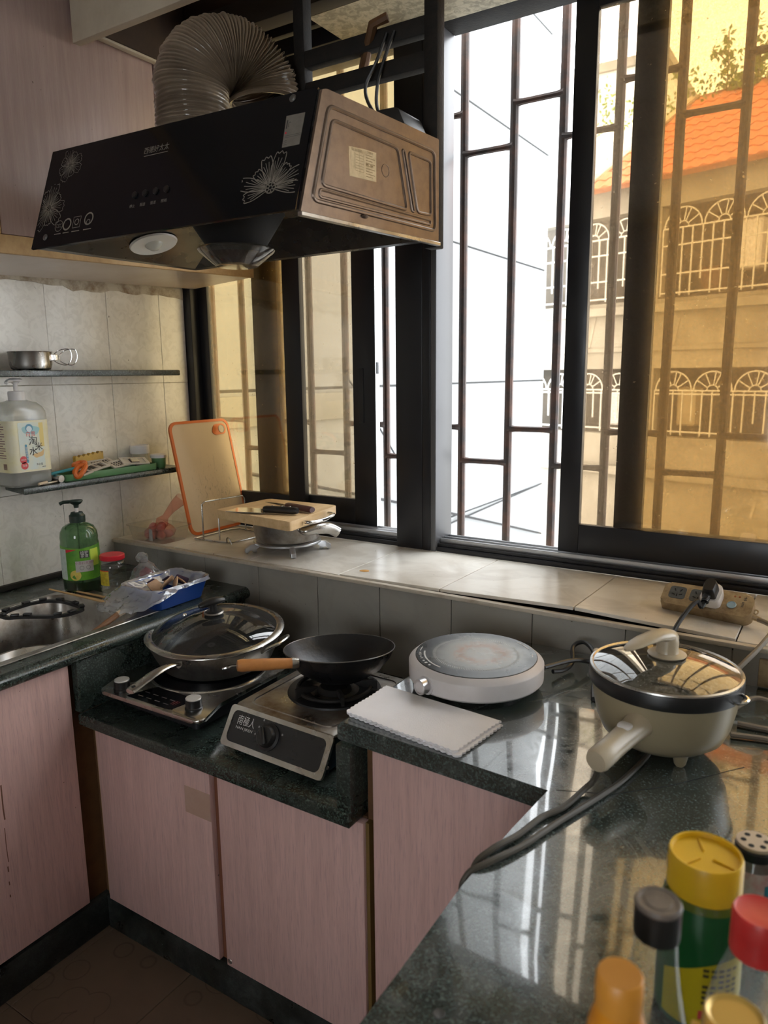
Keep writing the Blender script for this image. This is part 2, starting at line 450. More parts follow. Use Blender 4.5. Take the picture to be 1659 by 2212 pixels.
# sill tiles: the ones right of the middle have come loose and stand up at the front
sj = [XL + .002, -1.93, -1.59, -1.235, -.90, -.53, -.168, .19, .55, .91, 1.27, 1.62, 1.97, 2.28]
lift = {3: (.001, .006), 4: (.006, .016), 5: (.016, .003)}
for k, (a, b2) in enumerate(zip(sj, sj[1:])):
    l0, l1 = lift.get(k, (0, 0))
    y0, y1 = YR + .0135, 2.088
    if l0 or l1: y0 += .004
    p = [(a + .0015, y0, ZS - .009 + l0), (b2 - .0015, y0, ZS - .009 + l1), (b2 - .0015, y1, ZS - .009), (a + .0015, y1, ZS - .009)]
    q = [(x, y, z + .009) for x, y, z in p]
    obj('sill_tile', hexa(BM(), p + q, .001, 1), SILLT, wf)

# ------------------------------------------------------------------ windows
def rails(parent, nm, x0, x1, y0, y1, z0, z1, m=FRAME, bev=.003):
    return obj(nm, box(BM(), x0, x1, y0, y1, z0, z1, bev, 2), m, parent)

def pane(parent, x0, x1, y, z0, z1, m):
    o = obj('glass_pane', box(BM(), x0, x1, y - .0025, y + .0025, z0, z1), m, parent, smooth=0); return o

def sash(win, x0, x1, y, z0, z1, wl_, wr, zb, glass, name):
    f = obj('sash', join([box(BM(), x0, x0 + wl_, y - .0124, y + .0124, z0, z1, .002), box(BM(), x1 - wr, x1, y - .0124, y + .0124, z0, z1, .002),
                          box(BM(), x0 + wl_, x1 - wr, y - .0124, y + .0124, z0, zb, .002), box(BM(), x0 + wl_, x1 - wr, y - .0124, y + .0124, z1 - .05, z1, .002)]), FRAME, win)
    pane(f, x0 + wl_ - .004, x1 - wr + .004, y, zb - .004, z1 - .046, glass)
    return f

w1 = sgroup('window_1', (-1.75, 2.14, ZS)); w2 = sgroup('window_2', (-.2, 2.14, ZS))
rails(w1, 'jamb', -2.262, -2.205, 2.09, 2.20, ZS, 2.56)
rails(w1, 'jamb', -1.272, -1.172, 2.085, 2.20, ZS, 2.56)                       # wide post between the two windows
rails(w1, 'head', -2.205, -1.272, 2.09, 2.20, 2.50, 2.56)
def track(win, x0, x1):
    rails(win, 'sill_track', x0, x1, 2.09, 2.20, ZS, ZS + .016)
    for y in (2.098, 2.118, 2.150, 2.182):
        rails(win, 'track_rail', x0, x1, y, y + .005, ZS + .016, ZS + (.026 if y < 2.1 else .040), ALU if y > 2.1 else FRAME, .001)
track(w1, -2.205, -1.272)
sash(w1, -2.203, -1.700, 2.1435, ZS + .042, 2.085, .046, .078, 1.05, WIN_A, 'a')
s = sash(w1, -1.948, -1.398, 2.169, ZS + .042, 2.085, .121, .094, 1.055, WIN_C, 'b')
rails(w1, 'transom', -2.205, -1.272, 2.10, 2.19, 2.085, 2.125)
pane(w1, -2.205, -1.272, 2.15, 2.125, 2.50, WIN_A)
obj('edge_strip', box(BM(), -1.3985, -1.3965, 2.157, 2.181, ZS + .045, 2.08), ALU, s)
obj('latch', join([box(BM(), -1.468, -1.446, 2.1535, 2.157, 1.33, 1.52, .003), box(BM(), -1.3965, -1.3945, 2.163, 2.175, 1.50, 1.54, .0005)]), BLACKM, s)
rails(w2, 'jamb', -1.172, -1.142, 2.085, 2.20, ZS, 2.56)
rails(w2, 'jamb', -1.142, -1.122, 2.085, 2.20, ZS, 2.56, mat('grey_worn_frame', (.10, .10, .105), .45, .3))
rails(w2, 'jamb', 2.11, 2.17, 2.09, 2.20, ZS, 2.56)
rails(w2, 'head', -1.122, 2.11, 2.09, 2.20, 2.505, 2.56, IRON)
track(w2, -1.122, 2.11)
sash(w2, -.723, .30, 2.1435, ZS + .042, 2.50, .062, .062, 1.05, WIN_B, 'a')
sash(w2, -.566, .46, 2.169, ZS + .042, 2.50, .080, .062, 1.05, WIN_A, 'b')

# wrought grille outside
gr = thing('window_grille', 'rusty black iron bar grille standing outside both windows', 'grille', (-.5, 2.35, .95))
bx = [-2.349, -2.18, -2.011, -1.826, -1.657, -1.474, -1.326, -1.160, -.985, -.824, -.655, -.483, -.315, -.146, .023, .192, .361, .53, .70, .87, 1.04, 1.21, 1.38, 1.55, 1.72, 1.89, 2.06]
bar0 = obj('bar', tube(BM(), [(0, 0, .78), (0, 0, 2.66)], .0140, 10), RUST, gr, local=True)
bar0.location = (bx[0] + .5, 0, -.95)
for x in bx[1:]: share(bar0, 'bar', gr, (x + .5, 0, -.95))
cb0 = None
for k, (a, b2) in enumerate(zip(bx, bx[1:])):
    for z in ((2.21, 1.195) if k % 2 else (2.335, 1.312)):
        if cb0 is None:
            n = 12
            cb0 = obj('crossbar', tube(BM(), [(-.5 + i / n, 0, 0) for i in range(n + 1)], lambda t:   .0095 + .008 * (abs(2 * t - 1) ** 7), 8), RUST, gr, local=True)
            c_ = cb0
        else: c_ = share(cb0, 'crossbar', gr, (0, 0, 0))
        c_.location = ((a + b2) / 2 + .5, 0, z - .95); c_.scale = (b2 - a, 1, 1)
obj('bottom_rail', box(BM(), -2.4, 2.2, 2.338, 2.362, .755, .78), RUST, gr); obj('top_rail', box(BM(), -2.4, 2.2, 2.338, 2.362, 2.655, 2.68), RUST, gr)

# bay ceiling board, dark beam in front of it
MOTT, nt, b, _ = nodes('mottled_ceiling_board'); v = coords(nt)
c = mixc(nt, ramp(nt, noise(nt, v, 45, 5, .65, .6), [(.42, 0.0), (.58, 1.0)]), (.30, .26, .18), (.52, .46, .33))
sset(nt, b.inputs['Base Color'], c); b.inputs['Roughness'].default_value = .5
struct('trim_3', box(BM(), -1.415, 2.2, 1.852, 2.09, 2.502, 2.53), MOTT)
struct('trim_4', box(BM(), -1.95, 2.2, 1.79, 1.850, 2.500, 2.575, .004), mat('black_stained_beam', (.03, .026, .022), .7))
struct('trim_5', join([box(BM(), -2.2, -1.42, 1.95, 1.975, 2.53, 2.575, .003), box(BM(), -2.2, -1.42, 2.03, 2.05, 2.51, 2.57, .003)]), FRAME)

# ------------------------------------------------------------------ outside: white wall, house opposite, cables
WHITEW = mat('rough_white_render', (.21, .215, .215), .9, dirt=(.165, .165, .16), dscale=2.5, damt=.5, bmp=(35, .6))
nw = thing('neighbour_wall', 'tall rough white rendered wall of the next house, with thin grooves', 'wall', (-3, 5.3, -4))
obj('backing', box(BM(), -3.25, -3.03, 2.6, 8.14, -4, 11.0), mat('groove_shadow', (.10, .10, .10), .9), nw)
zb = [-4.0, -3.36, -2.17, -.98, .21, 1.41, 2.60, 3.785, 4.97, 6.16, 7.35, 8.54, 9.73, 11.0]
for a, b2 in zip(zb, zb[1:]):
    obj('render_band', box(BM(), -3.04, -3.0, 2.6, 8.15, a + .009, b2 - .009, .002, 1), WHITEW, nw)
obj('ledge_band', box(BM(), -3.0, -2.975, 2.6, 4.3, 1.20, 1.38, .008), mat('shade_band_grey', (.19, .185, .165), .9), nw)  # invented strip, stands in for a shaded darker band on the wall
struct('ground', box(BM(), -9, 9, 2.3, 22, -4.2, -4), mat('alley_concrete', (.32, .31, .29), .9))

FO = Vector((-3.12, 14, 0)); FU = Vector((.959, -.282, 0)).normalized(); FN = Vector((-.282, -.959, 0)).normalized()
FM = frame(FO, FU, (0, 0, 1))                   # x along the facade, y up, z out towards our window
def fbox(bm, s0, s1, z0, z1, d0, d1, bev=0): return box(bm, s0, s1, z0, z1, d0, d1, bev, 1, FM)
CONC = mat('weathered_concrete', (.31, .285, .24), .9, dirt=(.18, .16, .13), dscale=1.6, damt=.8, bmp=(12, .3))
CONCD = mat('stained_concrete', (.40, .36, .30), .9, dirt=(.18, .16, .13), dscale=2.2, damt=.8)
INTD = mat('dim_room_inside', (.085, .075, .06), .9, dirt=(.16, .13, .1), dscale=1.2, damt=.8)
BARW = mat('white_painted_bar', (.52, .50, .46), .5)
hb = thing('house', 'concrete house across the alley with orange tiled roof and white grilles', 'house', (FO.x, FO.y, -4))
bm = BM(); fbox(bm, -6, 6, -4.2, -.3, -.25, 0); fbox(bm, -6, 6, -.3, .33, -.25, -.02)
fbox(bm, -6, 6, 1.55, 2.75, -.25, 0); fbox(bm, -6, 6, 4.3, 4.78, -.25, 0)
for s0 in (-6, -3.2, -.2, 3.0, 5.8): fbox(bm, s0, s0 + .22, -.3, 4.5, -.25, -.03)
obj('wall', bm, CONC, hb)
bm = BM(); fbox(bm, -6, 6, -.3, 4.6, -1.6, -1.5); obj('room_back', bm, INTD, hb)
bm = BM(); fbox(bm, -6, 6, 1.55, 1.62, -1.5, -.25); fbox(bm, -6, 6, 2.6, 2.7, -1.5, -.25); obj('floor_slab', bm, CONCD, hb)
for z0, z1 in ((-.42, -.27), (2.52, 2.66), (1.86, 1.93)):
    bm = BM(); fbox(bm, -6, 6, z0, z1, 0, .16 if z1 - z0 > .1 else .05); obj('ledge_band', bm, CONC, hb)
for s0 in (-1.35, .35, 1.2, 2.4): obj('brace', prism(BM(), [(s0, 1.95), (s0 + .05, 1.95), (s0 + .16, 2.5), (s0 + .10, 2.5)], 0, .012, FM), CONCD, hb)
for s0 in (-.3, 1.0, 1.9): obj('brace', prism(BM(), [(s0, -.95), (s0 + .05, -.95), (s0 + .14, -.45), (s0 + .09, -.45)], 0, .012, FM), CONCD, hb)
def grille(s0, s1, z0, z1, arch, horiz):
    bm = BM(); n = max(2, int(round((s1 - s0) / .17)))
    for k in range(n + 1):
        s_ = s0 + (s1 - s0) * k / n
        fbox(bm, s_ - .011, s_ + .011, z0 + (.25 if k % 3 == 1 else 0), z1, .02, .042)
    for z in horiz: fbox(bm, s0, s1, z - .013, z + .013, .02, .045)
    if arch:
        m_ = max(1, int(round((s1 - s0) / .68))); wd = (s1 - s0) / m_
        for k in range(m_):
            cxx = s0 + wd * (k + .5); r_ = wd * .47
            ribbon(bm, [(cxx + r_ * math.cos(PI * i / 14), z1 + .62 * r_ * 1.6 * math.sin(PI * i / 14)) for i in range(15)], .024, FM, .04)
            ribbon(bm, [(cxx + .1 * math.cos(PI * i / 8), z1 + .1 * math.sin(PI * i / 8)) for i in range(9)], .02, FM, .04)
            for i in (2, 4, 5, 7, 9):
                a = PI * i / 11; ribbon(bm, [(cxx + .1 * math.cos(a), z1 + .1 * math.sin(a)), (cxx + r_ * math.cos(a), z1 + r_ * math.sin(a))], .02, FM, .04)
    return obj('balcony_grille', bm, BARW, hb)
for s0, s1 in ((-5.7, -3.3), (-2.9, -.3), (.1, 2.9), (3.3, 5.7)):
    grille(s0, s1, .38, 1.16, True, (.44, 1.1, 1.16))
    grille(s0, s1, 2.78, 3.9, True, (2.83, 3.15, 3.62, 3.9))
for s0, s1, z0, z1, m_ in ((.2, .55, .5, 1.2, CREAMP), (1.0, 1.5, 3.2, 4.0, WHITEP), (-1.2, -.8, .45, 1.1, WHITEP), (-.9, -.5, 2.9, 3.5, CREAMP), (1.9, 2.2, .4, 1.0, CREAMP), (.5, .85, 2.9, 3.3, BROWN)):
    bm = BM(); fbox(bm, s0, s1, z0, z1, -.9, -.6, .03); obj('curtain', bm, m_, hb)
# tiled roof: tiles laid in rows up the slope
RB, RT = Vector((0, 4.74, .35)), Vector((0, 6.55, -1.75))         # eaves and ridge in facade coordinates (x, up, out)
slope = (RT - RB); SL = slope.length; sdir = slope.normalized()
ORT = mat('orange_roof_tile', (.62, .21, .09), .7, dirt=(.40, .13, .06), dscale=4, damt=.7)
RM = FM @ frame((0, RB.y, RB.z), (1, 0, 0), sdir)
roof = obj('roof', prism(BM(), [(-1.42, 0), (6.2, 0), (6.2, SL), (-.35, SL)], -.10, -.012, RM), mat('roof_under_boards', (.30, .12, .06), .9), hb)
def rtile():
    bm = BM(); n = 6; top = []; 
    a = [[bm.verts.new((-.115 + .23 * i / n, y, .018 * math.sin(PI * i / n * 2) + z)) for i in range(n + 1)] for y, z in ((-.13, .022), (.15, .002))]
    lo = [bm.verts.new((-.115 + .23 * i / n, -.13, -.006)) for i in range(n + 1)]
    for i in range(n):
        bm.faces.new((a[0][i], a[0][i + 1], a[1][i + 1], a[1][i])); bm.faces.new((lo[i], lo[i + 1], a[0][i + 1], a[0][i]))
    return bm
t0 = None; cnt = 0; rim = (wm(hb).inverted() @ RM)
for r_ in range(10):
    for k in range(27):
        s_ = -1.3 + .225 * k; up = .12 + .262 * r_
        if s_ < -1.32 + up * .40 or up > SL - .05 or cnt >= 290: continue
        if t0 is None: t0 = obj('roof_tile', rtile(), ORT, roof, local=True); o = t0
        else: o = share(t0, 'roof_tile', roof, (0, 0, 0))
        o.matrix_basis = rim @ Matrix.Translation((s_, up, 0)); cnt += 1
bm = BM(); prism(bm, [(-1.55, 0), (-1.38, 0), (-.30, SL), (-.47, SL)], -.05, .03, RM)
obj('hip_cap', bm, mat('pale_cement_verge', (.62, .50, .36), .85), roof)
LEAF = mat('leaf_green', (.16, .24, .05), .6, dirt=(.30, .33, .07), dscale=9, damt=.8)
vine = thing('climbing_plant', 'leafy climbing plant growing along the top of the orange roof', 'plant', tuple(FM @ Vector((1, 6.4, -1.6))))
rnd = random.Random(3); bm = BM(); sb = BM()
for k in range(850):
    s_ = -2.6 + 6.0 * rnd.random(); hh = .5 + .35 * math.sin(s_ * 2.1) ** 2
    p = FM @ Vector((s_, 6.35 + hh * rnd.random() ** 1.3, -1.65 + rnd.uniform(-.2, .25)))
    a = Vector((rnd.uniform(-1, 1), rnd.uniform(-1, 1), rnd.uniform(-1, 1))).normalized(); b2 = a.orthogonal().normalized(); z_ = rnd.uniform(.035, .06)
    bm.faces.new([bm.verts.new(p + a * z_), bm.verts.new(p + b2 * z_ * .6), bm.verts.new(p - a * z_), bm.verts.new(p - b2 * z_ * .6)])
for k in range(7):
    s_ = .2 + rnd.random() * 1.0; dx = rnd.uniform(-.5, .6); ht = rnd.uniform(.4, 1.05)
    pts = [FM @ Vector((s_ + dx * t * t, 6.4 + ht * t, -1.6)) for t in [i / 8 for i in range(9)]]
    tube(sb, pts, .012, 5)
    for i, p in enumerate(pts):
        for q in range(9):
            a = Vector((rnd.uniform(-1, 1), rnd.uniform(-1, 1), rnd.uniform(-1, 1))).normalized(); b2 = a.orthogonal().normalized(); c_ = p + a * .09 + Vector((0, 0, rnd.uniform(-.06, .06)))
            bm.faces.new([bm.verts.new(c_ + a * .06), bm.verts.new(c_ + b2 * .035), bm.verts.new(c_ - a * .06), bm.verts.new(c_ - b2 * .035)])
o = obj('foliage', bm, LEAF, vine, smooth=0); o['kind'] = 'stuff'
obj('stem', sb, mat('grey_stem', (.20, .15, .09), .8), vine)
# low parapet and far block behind
hb2 = thing('far_house', 'pale flat-topped house beyond the white wall and left of the orange roof', 'house', (-6.5, 20, -4))
obj('wall', box(BM(), -9.5, -4.2, 18.5, 22, -4.1, 8.3), mat('pale_far_wall', (.66, .66, .63), .9), hb2)
obj('parapet', box(BM(), -9.6, -4.1, 18.4, 22.1, 8.3, 8.5), CONC, hb2)
for p, r_, lb in (([(-2.96, 3.2, .93), (-2.96, 5.65, .30), (-2.96, 8.1, -.36)], .012, 'black cable sloping down to the right across the foot of the white wall'),
              ([(-2.97, 3.2, .10), (-2.97, 5.7, .165), (-2.97, 8.1, .23)], .008, 'thin black cable rising to the right across the white wall outside'),
              ([(-2.965, 4.2, 1.50), (-2.965, 4.65, 1.08), (-2.965, 5.0, .725), (-2.965, 5.5, .25)], .007, 'thin black cable sloping steeply down past the narrow open gap')):
    tag(obj('cable', tube(BM(), spline(p, 8), r_, 6), BLACKM), lb, 'cable')

# ------------------------------------------------------------------ worktops and base cabinets
bas = struct('baseboard_left', box(BM(), XL, -1.615, YB, 1.15, 0, .098, .003), GRAN_K)
struct('baseboard_front', box(BM(), -1.612, -.30, 1.098, 1.60, 0, .098, .003), GRAN_K)
struct('baseboard_right', box(BM(), -.30, .55, .30, 1.60, 0, .098, .003), GRAN_K)

def slab_edge(bm, poly, z0, z1, bev=.006): return prism(bm, poly, z0, z1, None, bev, 3)
sw = thing('sink_worktop', 'dark green granite worktop holding the steel sink at the left wall', 'worktop', (-1.95, .6, ZC - .04))
bm = BM()
for x0, x1, y0, y1 in ((XL, -2.055, .10, YR), (-1.648, -1.592, .10, YR), (-2.055, -1.648, 1.335, YR), (-2.055, -1.648, .10, .55)):
    box(bm, x0, x1, y0, y1, ZC - .038, ZC)
obj('slab', bm, GRAN_D, sw)
obj('nosing', tube(BM(), [(-1.594, y, ZC - .019) for y in (.10, .9, YR - .002)], .0192, 14), GRAN_D, sw)
obj('back_strip', box(BM(), XL + .001, XL + .020, .10, YR - .14, ZC, ZC + .018, .004), mat('grimy_black_seal', (.014, .013, .012), .75, bmp=(60, .5)), sw)
lw = thing('stove_worktop', 'low dark granite worktop recess under the two stoves', 'worktop', (-1.19, 1.36, ZL - .035))
obj('slab', slab_edge(BM(), [(-1.600, 1.055), (-.757, 1.055), (-.757, YR - .001), (-1.600, YR - .001)], ZL - .033, ZL), GRAN_D, lw)
obj('side_panel', box(BM(), -1.620, -1.597, 1.060, YR - .001, ZL, ZC - .039, .002), GRAN_D, lw)
obj('end_panel', box(BM(), -.790, -.756, 1.060, YR - .001, ZL, ZC - .039, .002), GRAN_D, lw)
rw = thing('main_worktop', 'polished dark granite worktop turning the corner under the window', 'worktop', (0, 1.2, ZC - .04))
edge = [(-.793, 1.075), (-.50, 1.075)] + [(-.425 - .0 , 1.075)]
cor = [(-.425 + .055 * math.sin(t), 1.02 + .055 * math.cos(t)) for t in [PI / 2 * k / 6 for k in range(7)]]
poly = [(-.793, 1.075), (-.425, 1.075)]
poly = [(-.793, 1.072), (-.352, 1.066), (-.372, .93), (-.380, .78), (-.380, .30), (.62, .30), (.62, YR - .001), (-.793, YR - .001)]
obj('slab', slab_edge(BM(), poly, ZC - .038, ZC, .008), GRAN, rw)
obj('plug_cover', lathe(BM(), [(0, .0006), (.0045, .0006), (.006, .0012), (.0068, 0)], Matrix.Translation((-.312, .591, ZC)), 20), mat('dull_dark_metal', (.05, .05, .05), .5), rw)
bm = BM(); ribbon(bm, [(-.350, 1.066), (-.27, 1.10), (-.20, 1.17), (-.10, 1.30)], .0016, Matrix.Translation((0, 0, ZC)), .0003)
obj('joint_line', bm, mat('dark_joint', (.006, .006, .006), .6), rw)

def door(par, nm, bm, m=PINK_V): return obj(nm, bm, m, par)
c1 = thing('sink_cabinet', 'base cabinet under the sink with a pale pink woodgrain door', 'cabinet', (-1.9, .55, .1))
obj('carcass', box(BM(), XL + .01, -1.632, -.3, 1.15, .099, ZC - .19), BROWN, c1)
obj('corner_post', box(BM(), -1.66, -1.6315, 1.02, 1.15, ZC - .189, ZC - .039), BROWN, c1); obj('top_rail', box(BM(), -1.642, -1.6315, -.3, 1.018, ZC - .189, ZC - .039), BROWN, c1)
d = door(c1, 'door', box(BM(), -1.630, -1.610, .56, 1.045, .112, ZC - .044, .0015))
DM = frame((-1.6100, 0, 0), (0, 1, 0), (0, 0, 1)); DRIP = mat('dried_drip', (.16, .07, .04), .6)
for pts_, w_ in (([(.846, .56), (.845, .50), (.846, .47)], .0035), ([(.843, .45), (.842, .40), (.843, .36)], .002), ([(.840, .35), (.8405, .335)], .003), ([(.839, .31), (.8395, .30)], .0025), ([(.838, .275), (.838, .268)], .003)):
    obj('drip_stain', ribbon(BM(), pts_, w_, DM, .0003), DRIP, d)
door(c1, 'door', box(BM(), -1.630, -1.610, .05, .555, .112, ZC - .044, .0015))
c2 = thing('stove_cabinet', 'pair of pink woodgrain doors below the low stove worktop', 'cabinet', (-1.17, 1.35, .1))
obj('carcass', box(BM(), -1.628, -.752, 1.112, 1.60, .099, ZL - .034), BROWN, c2)
obj('corner_post', box(BM(), -1.612, -1.592, 1.106, 1.112, .099, ZL - .034), WOODE, c2)
TAPE = mat('old_brown_tape', (.46, .31, .24), .35, dirt=(.54, .38, .32), dscale=25, damt=.6)
d = door(c2, 'door', box(BM(), -1.588, -1.177, 1.090, 1.110, .104, ZL - .036, .0015))
obj('tape_patch', box(BM(), -1.262, -1.178, 1.0893, 1.0900, .475, .545), TAPE, d)
d = door(c2, 'door', box(BM(), -1.152, -.748, 1.090, 1.110, .104, ZL - .036, .0015))
obj('screw', lathe(BM(), [(0, .002), (.006, .001), (.007, 0)], axis((-1.142, 1.090, .118), (0, -1, 0)), 12), STEELD, d)
obj('rail', box(BM(), -1.176, -1.153, 1.104, 1.112, .104, ZL - .036), mat('red_brown_edge', (.20, .075, .04), .6), c2)
c3 = thing('corner_cabinet', 'tall pink woodgrain cabinet front under the main worktop corner', 'cabinet', (-.5, 1.35, .1))
obj('carcass', box(BM(), -.750, .60, 1.112, 1.60, .099, ZC - .039), BROWN, c3)
door(c3, 'door', box(BM(), -.724, -.335, 1.090, 1.110, .104, ZC - .041, .0015))
obj('edge_strip', box(BM(), -.746, -.738, 1.096, 1.111, .104, ZL - .036), mat('olive_brown_strip', (.16, .10, .03), .6), c3)
c4 = thing('peninsula_cabinet', 'base cabinet under the worktop arm on the right', 'cabinet', (.1, .7, .1))
obj('carcass', box(BM(), -.312, .60, .32, 1.085, .099, ZC - .039), BROWN, c4)
door(c4, 'door', box(BM(), -.334, -.314, .33, .70, .112, ZC - .041, .0015)); door(c4, 'door', box(BM(), -.334, -.314, .705, 1.06, .112, ZC - .041, .0015))

# ------------------------------------------------------------------ upper cabinet and the boxed opening above the hood
uc = thing('wall_cabinet', 'pink woodgrain wall cabinet with a pine edge hung above the sink', 'cabinet', (-2.07, 1.2, 1.82))
def zf(y): return 1.819 + (y - 1.154) * .034
def uhex(x0, x1, y0, y1, h0, h1, drop0=0, drop1=0, bev=.001):
    return hexa(BM(), [(x0, y0, zf(y0) + h0 - drop0), (x1, y0, zf(y0) + h0 - drop1), (x1, y1, zf(y1) + h0 - drop1), (x0, y1, zf(y1) + h0 - drop0),
                       (x0, y0, zf(y0) + h1), (x1, y0, zf(y0) + h1), (x1, y1, zf(y1) + h1), (x0, y1, zf(y1) + h1)], bev, 1)
obj('carcass', uhex(XL + .001, -1.925, .1, 2.075, .046, .74), PINK_U, uc)
obj('bottom_panel', uhex(XL + .034, -1.914, .1, 2.116, 0, .045, .020, 0), mat('pale_pink_underside', (.62, .53, .47), .3, dirt=(.45, .33, .22), dscale=6, damt=.5), uc)
obj('bottom_edge', uhex(-1.913, -1.897, .1, 2.118, -.001, .046), WOODE, uc)
obj('end_edge', uhex(-1.925, -1.897, 2.070, 2.118, .046, .74), WOODE, uc)
obj('stile', uhex(-1.924, -1.899, 1.145, 1.163, .046, .72), WOODE, uc)
obj('top_edge', uhex(-1.924, -1.899, .1, 2.07, .695, .74), WOODE, uc)
for y0, y1 in ((.12, .62), (.625, 1.143), (1.165, 1.703), (1.708, 2.068)):
    obj('door', uhex(-1.922, -1.902, y0, y1, .048, .693), PINK_U, uc)

pb = thing('vent_box', 'open-bottomed cream boxing with dark inside, fixed over the duct', 'box', (-1.6, 1.6, 2.4))
CREAM = mat('cream_painted_board', (.58, .52, .41), .6, dirt=(.35, .29, .2), dscale=6, damt=.5)
obj('front_board', box(BM(), -1.888, -.95, 1.415, 1.440, 2.395, ZT, .002), CREAM, pb)
obj('side_board', box(BM(), -1.888, -1.866, 1.440, 1.80, 2.43, ZT, .002), CREAM, pb)
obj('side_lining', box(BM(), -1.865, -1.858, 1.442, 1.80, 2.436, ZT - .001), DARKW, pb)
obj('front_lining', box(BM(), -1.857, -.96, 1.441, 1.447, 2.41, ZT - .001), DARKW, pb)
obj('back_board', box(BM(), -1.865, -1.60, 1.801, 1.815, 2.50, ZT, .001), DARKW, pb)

# ------------------------------------------------------------------ wall shelves
def shelf(nm, lb, y0, y1, z, ch):
    t = thing(nm, lb, 'shelf', (XL, (y0 + y1) / 2, z - .02))
    obj('slab', prism(BM(), [(XL + .001, y0 + ch), (-2.09, y0), (-2.09, y1), (XL + .001, y1)], z - .020, z, None, .004, 2), GRAN_D, t)
    return t
shelf('wall_shelf', 'upper dark stone shelf carrying one steel cup', .75, 1.912, 1.522, 0)
shelf('wall_shelf', 'lower dark stone shelf crowded with kitchen tools', 1.268, 1.905, 1.170, .03)

# ------------------------------------------------------------------ range hood
hd = thing('range_hood', 'black glass range hood with flower prints and bronze side panel', 'range hood', (-1.31, 1.40, 1.81))
FL, FR, BR, BL = Vector((-1.732, 1.142, 1.81)), Vector((-.929, 1.165, 1.81)), Vector((-.874, 1.626, 1.81)), Vector((-1.700, 1.640, 1.81))
TL, TR, TBR, TBL = Vector((-1.728, 1.220, 2.042)), Vector((-.921, 1.238, 2.040)), Vector((-.874, 1.626, 2.034)), Vector((-1.700, 1.640, 2.034))
# body: outer shell open below, with a pan that slopes up to the inlet
bm = BM()
i0 = [Vector((-1.712, 1.160, 1.812)), Vector((-.945, 1.182, 1.812)), Vector((-.892, 1.612, 1.812)), Vector((-1.684, 1.624, 1.812))]
i1 = [Vector((-1.47, 1.30, 1.885)), Vector((-1.14, 1.31, 1.885)), Vector((-1.13, 1.52, 1.885)), Vector((-1.47, 1.52, 1.885))]
lo = [FL, FR, BR, BL]; hi = [TL, TR, TBR, TBL]
V = lambda L: [bm.verts.new(p) for p in L]
vlo, vhi, v0, v1 = V(lo), V(hi), V(i0), V(i1)
for k in range(4):
    k2 = (k + 1) % 4
    bm.faces.new((vlo[k], vlo[k2], vhi[k2], vhi[k])); bm.faces.new((vlo[k2], vlo[k], v0[k], v0[k2])); bm.faces.new((v0[k2], v0[k], v1[k], v1[k2]))
bm.faces.new(vhi); bm.faces.new(v1[::-1])
body = obj('body', bm, mat('black_enamel', (.020, .020, .022), .28, .1, rvar=.08), hd, smooth=0)
u = (FR - FL).normalized(); HF = frame(FL, u, TL - FL)             # x along the lower edge, y up the glass, z outwards
W_ = .803
bm = BM(); prism(bm, [(-.004, -.003), (W_ + .002, -.003), (W_ + .006, .246), (.002, .250)], .0005, .006, HF)
fg = obj('front_glass', bm, BLKGLASS, hd)
Zg = .0064
def flower(cx, cy, R_, n, a0, a1, clip, wd, sq=1.0, rot=0.0):
    """line drawing of a flower: petals with inner veins"""
    bm = BM(); keep = lambda p: clip[0] <= p[0] <= clip[1] and clip[2] <= p[1] <= clip[3]
    def add(pts, w_):
        run = []
        for p in pts:
            if keep(p): run.append(p)
            else:
                if len(run) > 1: ribbon(bm, run, w_, HF, Zg)
                run = []
        if len(run) > 1: ribbon(bm, run, w_, HF, Zg)
    for k in range(n):
        a = a0 + (a1 - a0) * (k + .5) / n; da = (a1 - a0) / n * .66
        RR = R_ * (.9 + .16 * math.sin(k * 2.3))
        P = lambda r, t: (cx + r * math.cos(a + t + rot), cy + sq * r * math.sin(a + t + rot))
        out = []
        for i in range(25):
            t = -1 + 2 * i / 24
            r = RR * (.2 + .8 * (1 - abs(t) ** 4.5)) * (1 + .035 * math.cos(t * 14))
            out.append(P(r, t * da))
        add(out, wd)
        for q in (-.6, -.25, .15, .5):
            add([P(RR * (.17 + .68 * (1 - abs(q) ** 3) * i / 10), q * da * (.35 + .65 * i / 10)) for i in range(11)], wd * .75)
    for k in range(7):
        a = k * 2 * PI / 7; add([(cx + .1 * R_ * math.cos(a) + .05 * R_ * math.cos(t), cy + sq * (.1 * R_ * math.sin(a) + .05 * R_ * math.sin(t))) for t in [i * 2 * PI / 10 for i in range(11)]], wd)
    add([(cx + .16 * R_ * math.cos(t), cy + sq * .16 * R_ * math.sin(t)) for t in [i * 2 * PI / 16 for i in range(17)]], wd)
    return bm
obj('flower_print', flower(.734, .050, .080, 8, -.35, PI + .5, (.655, .801, .002, .13), .0017, .92), PATTERN, fg)
obj('flower_print', flower(.084, .203, .043, 8, -PI, PI, (.03, .13, .155, .243), .0011), PATTERN, fg)
obj('flower_print', flower(.034, .098, .060, 9, -PI, PI, (.003, .10, .026, .16), .0014), PATTERN, fg)
def ring(bm, c, r, wd): ribbon(bm, circle(r, 24, c), wd, HF, Zg, True)
bm = BM(); ring(bm, (.088, .046), .0135, .0014); ring(bm, (.118, .047), .0135, .004); ring(bm, (.195, .052), .0140, .0035); ring(bm, (.195, .044), .006, .0018)
ribbon(bm, [(.140, .035), (.166, .035), (.166, .062), (.140, .062)], .0016, HF, Zg, True); ring(bm, (.153, .049), .007, .002)
for x0, x1 in ((.076, .100), (.108, .130), (.140, .168), (.182, .210)): ribbon(bm, [(x0, .026), (x1, .026)], .0022, HF, Zg)
obj('certificate_marks', bm, PATTERN, fg)
T = lambda x, y: HF @ Matrix.Translation((x, y, Zg))
